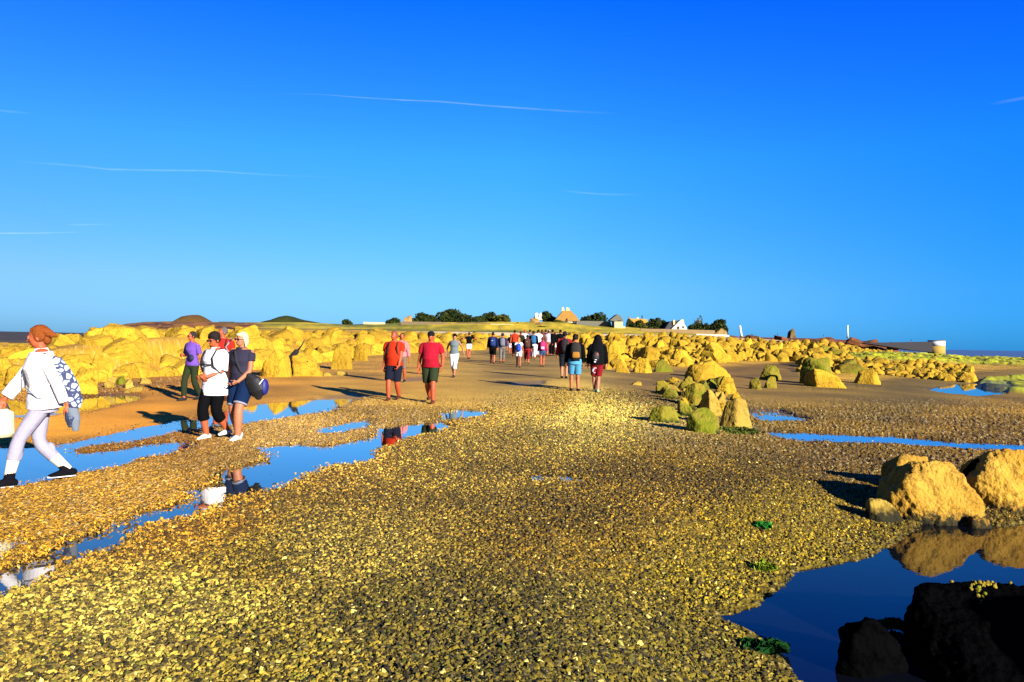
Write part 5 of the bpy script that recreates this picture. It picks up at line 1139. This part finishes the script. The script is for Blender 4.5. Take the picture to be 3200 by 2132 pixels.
# green and brown mounds on the skyline
def mound(pts, Y, label, c, ry=9, seed=0, name='hill'):
    """pts: skyline (x, y); revolved front to back"""
    V_, F_ = [], []; N_ = 14; base = P(pts[0][0], pts[0][1], Y).z-2.
    for i, (x, y) in enumerate(pts):
        t = P(x, y, Y)
        for j in range(N_+1):
            a = math.pi*j/N_; V_.append((t.x, Y-math.cos(a)*ry, base+(t.z-base)*math.sin(a)**.7+ (hash2(np.array([i]), np.array([j]), seed)[0]-.5)*.25*(0 < j < N_)))
    for i in range(len(pts)-1):
        for j in range(N_): q = i*(N_+1)+j; F_.append((q, q+N_+1, q+N_+2, q+1))
    me = bpy.data.meshes.new(name); me.from_pydata(V_, [], F_); me.update(); o = link(name, me, mat('mound_%d' % seed, c, rough=.95, bump=1, bscale=2, var=.4, vscale=.6, spec=.05)); tag(o, kind='structure'); return o
mound([(404,741),(412,736),(425,728),(440,724.5),(455,724.5),(466,730),(478,738),(484,742)], 262, 'x', (.09,.045,.012), 7, 1)
mound([(600,743),(615,738),(630,735),(645,729),(660,726),(672,728),(690,734),(710,738),(735,743),(745,745)], 262, 'x', (.03,.032,.006), 9, 2)
# pale outcrops
def crag(x0, x1, y0, y1, Y, label, m, seed):
    V_, F_ = rock_verts(seed, 5, blocky=.9, rough=.14); me = np_mesh('crag', V_, F_); o = link('boulder', me, m)
    a = P(x0, y1, Y); b = P(x1, y1, Y); t = P(x0, y0, Y); o.location = ((a.x+b.x)/2, Y, a.z-.3); o.scale = (b.x-a.x, (b.x-a.x)*.7, t.z-a.z+.3); tag(o, label, 'rock'); return o
M_PALE = rock_mat('pale_far_rock', (.26,.17,.06), (.20,.11,.03), crust=.5, scale=.25)
crag(927,947,725,741,241,'pale rounded boulder on the skyline left of the dome bush', M_PALE, 41)
crag(1216,1240,731,747,236,'pale jagged outcrop left of the white chapel', M_PALE, 42)
crag(1225,1262,741,757,228,'broad pale outcrop below the white chapel', M_PALE, 43)
crag(1808,1832,755,777,236,'pointed crag standing on the low islet', rock_mat('crag_rock', (.24,.17,.07), (.06,.03,.012), crust=.8, scale=.2), 44)
for q, (x0, x1, y0, y1) in enumerate([(1700,1760,770,780),(1850,1930,774,790),(1930,1990,775,792),(1965,2030,780,792),(1780,1815,771,779),(2035,2062,786,795)]):
    crag(x0, x1, y0, y1, 214, ['long low brown ledge at the foot of the white pole','dark red brown ledge left of the tall white pole','rugged orange brown ledge under the tall white pole','broken brown rocks running down to the jetty','flat brown ledge left of the pointed crag','last brown rocks beside the jetty wall'][q], rock_mat('islet_rock_%d' % q, (.17,.06,.02), (.05,.022,.010), crust=.9, scale=.25), 50+q)
# houses
M_WALLW = mat('white_wall', (.5,.44,.32), rough=.9, var=.1, vscale=.5); M_WALLC = mat('cream_wall', (.42,.33,.17), rough=.9, var=.15, vscale=.8)
M_THATCH = mat('ochre_roof', (.26,.13,.02), rough=.95, bump=.8, bscale=3, var=.25, vscale=1.5); M_SLATE = mat('grey_roof', (.085,.08,.055), rough=.8, var=.15, vscale=1); M_DK = mat('dark_opening', (.006,.006,.006)); M_STONE = mat('brown_stone', (.19,.12,.05), rough=.95, bump=1, bscale=4, var=.3, vscale=2)
def prism(pts, y0, y1):                                  # outline in x,z pushed from y0 to y1
    B_ = Blob(); n = len(pts); B_.add([(x, y0, z) for x, z in pts]+[(x, y1, z) for x, z in pts], [tuple(range(n)), tuple(range(2*n-1, n-1, -1))]+[((i+1) % n, i, n+i, n+(i+1) % n) for i in range(n)]); return B_
def house(Y, label, items, name='house', cat='house', depth=7):
    """items: (part, outline in photo px, front offset, depth, material)"""
    x_ = [q[0] for it in items for q in it[1]]; y_ = max(q[1] for it in items for q in it[1]); o0 = P((min(x_)+max(x_))/2, y_, Y)
    o = empty(name, o0); tag(o, label, cat)
    for pn, pts, off, dp, m, *par in items:
        B_ = prism([((P(x, y, Y).x-o0.x), P(x, y, Y).z-o0.z) for x, y in pts], off, off+dp)
        me = B_.raw(pn); bm = bmesh.new(); bm.from_mesh(me); bmesh.ops.recalc_face_normals(bm, faces=bm.faces); bm.to_mesh(me); bm.free()
        link(pn, me, m, o, smooth=False)
    return o
house(255,'house with a steep ochre thatched roof and twin chimney stacks',[
 ('wall',[(1277,737),(1329,738),(1329,748),(1277,748)],0,7,M_WALLW),('roof',[(1274,738),(1286,724),(1294,715),(1311,715),(1323,726),(1332,739)],-.5,8,M_THATCH),
 ('chimney',[(1291,716),(1292,707),(1296,706),(1299,716)],2,1.4,M_WALLC),('chimney',[(1302,716),(1302,706),(1309,708),(1312,716)],2,1.4,M_WALLC),('door',[(1300,745),(1300,733),(1304,733),(1304,745)],-.6,.3,M_DK),('window',[(1316,744),(1316,740),(1321,740),(1321,744)],-.05,.2,M_DK)])
house(232,'long low barn with a grey slate roof and cream wall',[
 ('wall',[(1328,749),(1405,751),(1405,760),(1328,760)],0,5,M_WALLC),('roof',[(1325,738),(1402,739.5),(1406,752),(1324,750)],-.4,5.8,M_SLATE),('door',[(1377,760),(1377,752),(1382,752),(1382,760)],-.1,.3,M_DK)], cat='barn')
house(228,'tall gabled barn end standing right of the long grey barn',[
 ('wall',[(1412,737),(1431,737),(1431,758),(1412,758)],0,6,M_WALLC),('roof',[(1401,737),(1411,729),(1419,723),(1425,726),(1431,735),(1432,739),(1411,739)],-.3,6.8,M_SLATE),('hayloft_opening',[(1419,738.6),(1419,737),(1426,737),(1426,738.6)],-.36,.3,M_DK),('buttress',[(1431,750),(1438,752),(1438,758),(1431,758)],.5,3,M_WALLC)], cat='barn')
house(266,'pair of low cottages with bright orange roofs and small chimneys',[
 ('wall',[(1448,741),(1487,742),(1487,757),(1448,757)],0,5,M_STONE),('roof',[(1446,742),(1447,733),(1486,734),(1489,743)],-.3,5.6,mat('orange_roof', (.40,.18,.02), rough=.9)),('chimney',[(1446,733),(1446,728),(1449,728),(1449,733)],2,1,M_STONE),('chimney',[(1465,733),(1465,730),(1470,730),(1470,733)],2,1,M_WALLW),('chimney',[(1477,733),(1477,725),(1479,725),(1479,733)],2,.6,M_DK)], cat='cottage')
house(250,'white A shaped gable with two tall chimneys above the garden wall',[
 ('wall',[(1541,759),(1552,748),(1561,739),(1566,736),(1571,742),(1580,759)],0,5,M_WALLW),('roof',[(1529,757),(1541,739),(1560,737),(1561,741),(1548,754),(1543,759)],1.,6,mat('dark_slate', (.012,.012,.016), rough=.7)),('chimney',[(1548,748),(1547,736),(1552,736),(1552,746)],.5,1.2,M_WALLC),('chimney',[(1565,738),(1565,735),(1572,735),(1573,745),(1569,745)],.5,1.2,M_WALLC),
 ('window',[(1556,757),(1556,751),(1561,751),(1561,757)],-.1,.3,M_DK),('window',[(1568,755),(1568,750),(1571,750),(1572,755)],-.1,.3,M_DK)])
house(270,'white chapel gables seen left of the wind bent pine',[
 ('wall',[(1226,736),(1231,728),(1238,730),(1240,722),(1243,719),(1249,728),(1256,736)],0,6,M_WALLW),('roof',[(1222,736),(1227,728),(1232,727),(1229,736)],1,5,mat('blue_slate', (.09,.16,.25), rough=.6)),('belfry',[(1230,729),(1230,721),(1235,719),(1237,722),(1237,731)],.5,1.5,M_WALLW)], name='chapel', cat='chapel')
def wall(pts, Y, label, m, dp=.6, name='wall'):
    o0 = P(pts[0][0], pts[0][1], Y); B_ = prism([(P(x, y, Y).x-o0.x, P(x, y, Y).z-o0.z) for x, y in pts], 0, dp); me = B_.raw(name)
    bm = bmesh.new(); bm.from_mesh(me); bmesh.ops.recalc_face_normals(bm, faces=bm.faces); bm.to_mesh(me); bm.free()
    o = link(name, me, m, smooth=False); o.location = o0; tag(o, label, 'wall'); return o
wall([(921,750),(921,739.5),(1023,741),(1023,750)], 228, 'long grey brown wall in front of the dome bush', mat('wall_grey', (.13,.09,.045), rough=.95, bump=.8, bscale=3, var=.2, vscale=1))
wall([(1019,750),(1019,744),(1127,743),(1127,751)], 229, 'brown ruined wall below the row of trees', mat('wall_brown', (.13,.08,.035), rough=.95, bump=.8, bscale=3, var=.5, vscale=.6))
wall([(1127,752),(1127,745),(1180,746),(1180,753)], 227, 'short sunlit cream wall at the right end of the tree row', M_WALLC)
wall([(835,746),(835,740.5),(884,742),(884,747)], 232, 'cream wall on the left part of the island', M_WALLC)
wall([(500,750),(502,740),(536,740),(537,741),(560,742),(558,750)], 226, 'low dark ruined wall on the left hand hill', mat('wall_dark', (.05,.03,.014), rough=.95, bump=.8, bscale=3, var=.5, vscale=.6))
wall([(1472,767),(1472,756),(1560,757.5),(1643,760),(1643,770)], 222, 'long brown garden wall under the white gable', M_STONE)
wall([(1600,774),(1600,768),(1668,770),(1676,771),(1676,777)], 212, 'pale lower terrace wall beneath the round tree', M_WALLW)
crag(1636,1672,755,773,216,'pale stony corner bank under the round tree', M_PALE, 47)
# jetty with its round end
M_JET = mat('jetty_stone', (.018,.016,.02), rough=.95, bump=.6, bscale=2)
J = empty('jetty', P(2090,806,205)); tag(J, 'dark stone jetty with a white topped round end beside the sea', 'jetty')
o0 = J.location; jp = lambda x, y: (P(x, y, 205).x-o0.x, P(x, y, 205).z-o0.z)
B_ = prism([jp(1985,789), jp(2040,788), jp(2143,786), jp(2143,810), jp(2100,806)], 0, 4); me = B_.raw('wall'); bm = bmesh.new(); bm.from_mesh(me); bmesh.ops.recalc_face_normals(bm, faces=bm.faces); bm.to_mesh(me); bm.free(); link('wall', me, M_JET, J, smooth=False)
xc, zb = jp(2161, 812); _, zm = jp(2161, 796); _, zt = jp(2161, 784)
B_ = Blob(); B_.tube([(xc,2,zb-1),(xc,2,zm)], [2.25,2.2], n=28); link('round_end', B_.raw('round_end'), mat('jetty_end', (.30,.19,.03), rough=.95, bump=.6, bscale=3, var=.2), J)
B_ = Blob(); B_.tube([(xc,2,zm),(xc,2,zt)], [2.22,2.15], n=28); link('white_band', B_.raw('white_band'), mat('white_band', (.5,.5,.5), rough=.8), J)
B_ = Blob(); B_.tube([(xc,2,zt-.05),(xc,2,zt+.12)], [2.3,2.3], n=28); link('coping', B_.raw('coping'), M_STONE, J)
def pole(x, y0, y1, Y, w_, label, m, name='pole', lean=0):
    b = P(x, y1, Y); t = P(x+lean, y0, Y); o = empty(name, b); tag(o, label, name.replace('_', ' '))
    B_ = Blob(); B_.tube([(0,0,-.3), (t.x-b.x, 0, t.z-b.z)], [w_, w_*.85], n=10); link('shaft', B_.raw('shaft'), m, o)
    B_ = Blob(); B_.tube([(0,0,-.3), (0,0,.25)], [w_*1.7, w_*1.4], n=10); link('foot', B_.raw('foot'), M_STONE, o); return o
MW = mat('white_paint', WHITE, rough=.6)
pole(1704,749,774,230,.38,'thick white slightly leaning pole on the low islet', MW, lean=-4, name='beacon_pole')
pole(1948,748,776,230,.22,'slim upright white pole on the brown rocks', MW, name='beacon_pole')
pole(1787,766,775,232,.07,'thin dark post left of the pointed crag', M_DK, name='post')
pole(2094,781,787,207,.10,'tiny dark post on top of the jetty wall', M_DK, name='post')
pole(1728,768,775,232,.16,'short dark post right of the leaning white pole', M_DK, name='post')
pole(1892,770,776,232,.10,'short dark post left of the tall white pole', M_DK, name='post')

# ---------------------------------------------------------------- driftwood, weed and small things
def crevice():
    p = on_ground(655, 862); Y = p.y-.6; o = empty('crevice', (p.x, Y, p.z)); tag(o, 'black forked driftwood shape, gap shade built as dark timber between the left bank boulders', 'crevice')
    q = lambda x, y, d=0: Vector((P(x, y, Y).x-p.x, d, P(x, y, Y).z-p.z)); m = mat('crevice_black_wood', (.004,.004,.004), rough=.9, bump=1, bscale=8); mb = mat('brown_wood', (.06,.035,.014), rough=.9, bump=1, bscale=8)
    B_ = Blob(); B_.tube([q(654,868), q(656,850), q(661,836), q(671,822), q(684,806,-.05)], [.17,.15,.12,.12,.10], n=9); link('trunk', B_.fuse('trunk', .03, 1), m, o)  # dark gap between boulders built as a black trunk shape; branch and twigs are wood
    B_ = Blob(); B_.tube([q(657,846), q(650,832,.05), q(641,817,.1)], [.12,.15,.13], n=9); link('branch', B_.fuse('branch', .03, 1), mb, o)
    B_ = Blob(); B_.tube([q(682,809), q(693,795), q(700,782)], [.04,.025,.012], n=6); link('twig', B_.raw('twig'), m, o)
    B_ = Blob(); B_.tube([q(666,829), q(690,830), q(708,832)], [.05,.045,.02], n=6); link('twig', B_.raw('twig'), m, o)
crevice()
def stick(x0, y0, x1, y1, label, r=.02):
    a = on_ground(x0, y0); b = on_ground(x1, y1); B_ = Blob(); mid = (a+b)/2
    B_.tube([a-mid+Vector((0,0,.02)), Vector((0,.02,.05)), b-mid+Vector((0,0,.02))], [r, r*.9, r*.5], n=7); o = link('stick', B_.raw('stick'), mat('grey_wood', (.10,.085,.05), rough=.9)); o.location = mid; tag(o, label, 'stick')
stick(431,992,478,1003,'weathered stick lying by the feet of the woman in the long white shirt')
def weed(px, py, w_, h_, label, c=(.02,.07,.006), z=None, n=260, seed=1, leaf=.022):
    p = on_ground(px, py) if z is None else Vector((*G(px, py, z), z)); ppm = F/p.y; r = np.random.default_rng(seed)
    me = crown_mesh('seaweed', 0, .02, w_/ppm/2, h_/ppm, w_/ppm*.35, n, leaf, 7, seed); o = link('seaweed', me, leaf_mat('weed_%d' % seed, c, tuple(q*2.2 for q in c)), smooth=False); o.location = (p.x, p.y, p.z-.01); tag(o, label, 'seaweed'); return o
weed(1758, 1222, 52, 14, 'small bright green tuft of seaweed lying on the shell bank', (.01,.09,.01), seed=71)
weed(1762, 1318, 60, 45, 'yellow green seaweed clump at the edge of the pool', (.07,.10,.005), seed=72, n=700)
weed(2062, 1450, 70, 40, 'dark green seaweed between the two dark rocks', (.004,.03,.004), z=PZ, seed=73, n=500)
weed(1690, 994, 190, 16, 'dark green weed fringe under the causeway rock pile', (.03,.04,.006), seed=74, n=900)
weed(1770, 1500, 130, 22, 'dark submerged looking weed in the shaded pool corner', (.003,.02,.003), z=PZ, seed=75, n=400)
for q, (x, y, r_) in enumerate([(2165,1334,.03),(2232,1332,.022),(2262,1338,.035),(2250,1352,.03),(2262,1368,.032),(2256,1380,.026),(2238,1362,.022),(2275,1346,.02),(2330,1334,.03)]): pass
# crust of shells on top of the black boulder
from mathutils.bvhtree import BVHTree
bo = next(o for o in bpy.data.objects if str(o.get('label', '')).startswith('huge black wet')); bt = BVHTree.FromPolygons([bo.location+v.co for v in bo.data.vertices], [p.vertices[:] for p in bo.data.polygons])
B_ = Blob(); rr_ = random.Random(4); cpos = Vector((0,0,CAMH))
for q in range(64):
    x = rr_.gauss(2256, 12) if q < 60 else rr_.uniform(2120, 2350); y = 1322+abs(rr_.gauss(0, 26)) if q < 60 else 1322+rr_.random()*14
    for k_ in range(12):
        hit = bt.ray_cast(cpos, Vector(ray(x, y+k_*2.5)).normalized())
        if hit[0] is not None: r_ = .006+rr_.random()*.009; B_.ell(hit[0]+Vector((0,0,r_*.3)), (r_*rr_.uniform(.7,1.5), r_, r_*.7), Euler((rr_.random()*3, rr_.random()*3, 0)).to_matrix(), n=4); break
o = link('shell_crust', B_.raw('shell_crust'), M_WEEDR); tag(o, 'cluster of yellow shells clinging to the top of the huge black boulder', 'shells')
# ---------------------------------------------------------------- contrails
def contrail(pts, w0, w1, a0, label, seed):
    D_ = 3000.; V_, F_ = [], []; n = 60; K = 10; xs = np.linspace(0, 1, n); px = np.interp(xs, np.linspace(0,1,len(pts)), [p[0] for p in pts]); py = np.interp(xs, np.linspace(0,1,len(pts)), [p[1] for p in pts])
    for i in range(n):
        c = P(px[i], py[i], D_); w_ = (w0+(w1-w0)*xs[i])*D_/F
        for j in range(K): a = 2*math.pi*j/K; V_.append((c.x, c.y+w_*math.cos(a), c.z+w_*math.sin(a)))
    for i in range(n-1):
        for j in range(K): F_.append((i*K+j, i*K+(j+1) % K, (i+1)*K+(j+1) % K, (i+1)*K+j))
    me = bpy.data.meshes.new('contrail'); me.from_pydata(V_, [], F_); me.update()
    at = me.attributes.new('fade', 'FLOAT', 'POINT'); fd = np.repeat(np.sin(np.pi*np.clip(xs*.96+.02, 0, 1))**1.3, K); at.data.foreach_set('value', fd.astype(np.float32))
    m, nn, b = new_mat('contrail_ice_%d' % seed); L = nn.links; nn.nodes.remove(b); out = nn.nodes['Material Output']
    tr = nn.nodes.new('ShaderNodeBsdfTransparent'); df = nn.nodes.new('ShaderNodeBsdfDiffuse'); df.inputs[0].default_value = (.5,.5,.5,1); tl = nn.nodes.new('ShaderNodeBsdfTranslucent'); tl.inputs[0].default_value = (.5,.5,.5,1)
    ad = nn.nodes.new('ShaderNodeAddShader'); L.new(df.outputs[0], ad.inputs[0]); L.new(tl.outputs[0], ad.inputs[1])
    lw = nn.nodes.new('ShaderNodeLayerWeight'); lw.inputs[0].default_value = .5; iv = nn.nodes.new('ShaderNodeMath'); iv.operation = 'SUBTRACT'; iv.inputs[0].default_value = 1; L.new(lw.outputs['Facing'], iv.inputs[1])
    pw = nn.nodes.new('ShaderNodeMath'); pw.operation = 'POWER'; pw.inputs[1].default_value = 1.6; L.new(iv.outputs[0], pw.inputs[0])
    fa = nn.nodes.new('ShaderNodeAttribute'); fa.attribute_name = 'fade'; nz = nn.nodes.new('ShaderNodeTexNoise'); nz.inputs['Scale'].default_value = .012; geo = nn.nodes.new('ShaderNodeNewGeometry'); L.new(geo.outputs['Position'], nz.inputs['Vector'])
    m1 = nn.nodes.new('ShaderNodeMath'); m1.operation = 'MULTIPLY'; L.new(pw.outputs[0], m1.inputs[0]); L.new(fa.outputs['Fac'], m1.inputs[1])
    m2 = nn.nodes.new('ShaderNodeMath'); m2.operation = 'MULTIPLY'; L.new(m1.outputs[0], m2.inputs[0]); L.new(nz.outputs[0], m2.inputs[1])
    m3 = nn.nodes.new('ShaderNodeMath'); m3.operation = 'MULTIPLY'; L.new(m2.outputs[0], m3.inputs[0]); m3.inputs[1].default_value = a0
    mi = nn.nodes.new('ShaderNodeMixShader'); L.new(m3.outputs[0], mi.inputs[0]); L.new(tr.outputs[0], mi.inputs[1]); L.new(ad.outputs[0], mi.inputs[2]); L.new(mi.outputs[0], out.inputs[0])
    o = link('contrail', me, m); o.visible_shadow = True; tag(o, label, 'contrail'); return o
contrail([(625,215),(740,218),(830,225),(930,231),(1010,234),(1110,243),(1210,250),(1300,256),(1420,262)], 1.1, 3.0, .075, 'long thin white contrail highest in the sky above the centre', 1)
contrail([(30,371),(100,376),(180,382),(250,390),(350,392),(480,393),(560,399),(640,404),(770,408)], 3.2, 2.0, .055, 'long soft white contrail in the left half of the sky', 2)
contrail([(-140,538),(-20,537),(90,536.5),(200,534)], 2.0, 1.4, .10, 'short bright white contrail low at the left edge', 3)
contrail([(150,517),(200,517),(270,516)], 2.6, 2, .035, 'faint short wisp above the low left contrail', 4)
contrail([(1280,437),(1340,444),(1400,448),(1480,448)], 2.6, 2.6, .03, 'faint short wisp right of centre', 5)
contrail([(2270,241),(2353,226),(2480,205)], 5, 5, .03, 'faint wisp at the right edge of the sky', 6)
contrail([(-60,250),(0,255),(80,262)], 4, 3, .03, 'faint wisp at the left edge of the sky', 7)

# ---------------------------------------------------------------- tell look-alike boulders apart by what stands nearest to them in the photo
MARKS = [(75,900,'walking woman in white jumper'),(240,880,'cobbles at the left'),(442,840,'purple top'),(487,880,'long white shirt'),(508,790,'dark red tee shirt'),(555,880,'denim shorts'),(665,835,'black forked driftwood'),(785,820,'tilted bank boulder'),(903,840,'orange red tee shirt'),
 (990,840,'crimson polo shirt'),(1045,820,'grey vest'),(1077,805,'spread arms figure'),(1133,800,'navy jacket'),(665,735,'green mound'),(440,735,'brown mound'),(1371,830,'black hooded cape'),(1475,842,'rounded front boulder'),(1605,862,'flat topped pale block'),(1522,842,'dark shaded boulder'),
 (1770,870,'pair of small weedy rocks'),(1875,855,'tall dark domed boulder'),(1992,867,'square yellow rock'),(1704,765,'leaning white pole'),(1948,765,'slim white pole'),(1820,768,'pointed crag'),(1560,750,'white gable'),(1655,750,'round tree'),(2120,798,'jetty'),(2290,885,'green weed patch')]
from collections import defaultdict
cand = [o for o in bpy.data.objects if o.get('group') and o.name.startswith('boulder')]
MARKS += [(1692,955,'rounded pale boulder of the pile'),(1612,955,'green boulder of the pile'),(1530,960,'low flat weedy slab'),(1640,905,'upright rock of the pile')]
byk = defaultdict(list)
for o in cand:
    x, y = project(*[np.array([v]) for v in o.location]); x, y = float(x[0]), float(y[0]); ax_, ay_, nm_ = min(MARKS, key=lambda m: (m[0]-x)**2+((m[1]-y)*1.6)**2)
    dx, dy = x-ax_, (y-ay_)*1.6; d = 'right of' if dx > abs(dy) else ('left of' if -dx > abs(dy) else ('above' if dy < 0 else 'below'))
    byk[(nm_, d)].append(((dx*dx+dy*dy), o))
ORD = ['nearest', 'second', 'third', 'fourth', 'fifth', 'sixth', 'seventh', 'eighth', 'ninth', 'tenth', 'eleventh', 'twelfth', 'thirteenth', 'fourteenth', 'fifteenth', 'sixteenth', 'seventeenth', 'eighteenth', 'nineteenth', 'twentieth']
for (nm_, d), L_ in byk.items():
    L_.sort(key=lambda q: q[0])
    for k_, (_, o) in enumerate(L_):
        sz = max(o.scale.x, o.scale.y); szw = 'large' if sz > 1.6 else ('mid sized' if sz > 1.1 else 'small'); tall = 'upright' if o.scale.z/sz > .68 else 'low'
        green = 'weedy' if 'weedy' in o.data.materials[0].name else 'yellow'
        if k_ < 20:
            if k_ == 0: o['label'] = f'{szw} {tall} {green} boulder nearest {d} the {nm_}' if 'of' in d else f'{szw} {tall} {green} boulder nearest {d} the {nm_}'
            else: o['label'] = f'{szw} {tall} {green} boulder, {ORD[k_]} nearest {d} the {nm_}'
            o['group'] = 'yellow boulders of the rock fields'
        else:
            o['label'] = f'{szw} {tall} {green} boulder further {d} the {nm_}'; o['group'] = f'boulders further {d} the {nm_}'
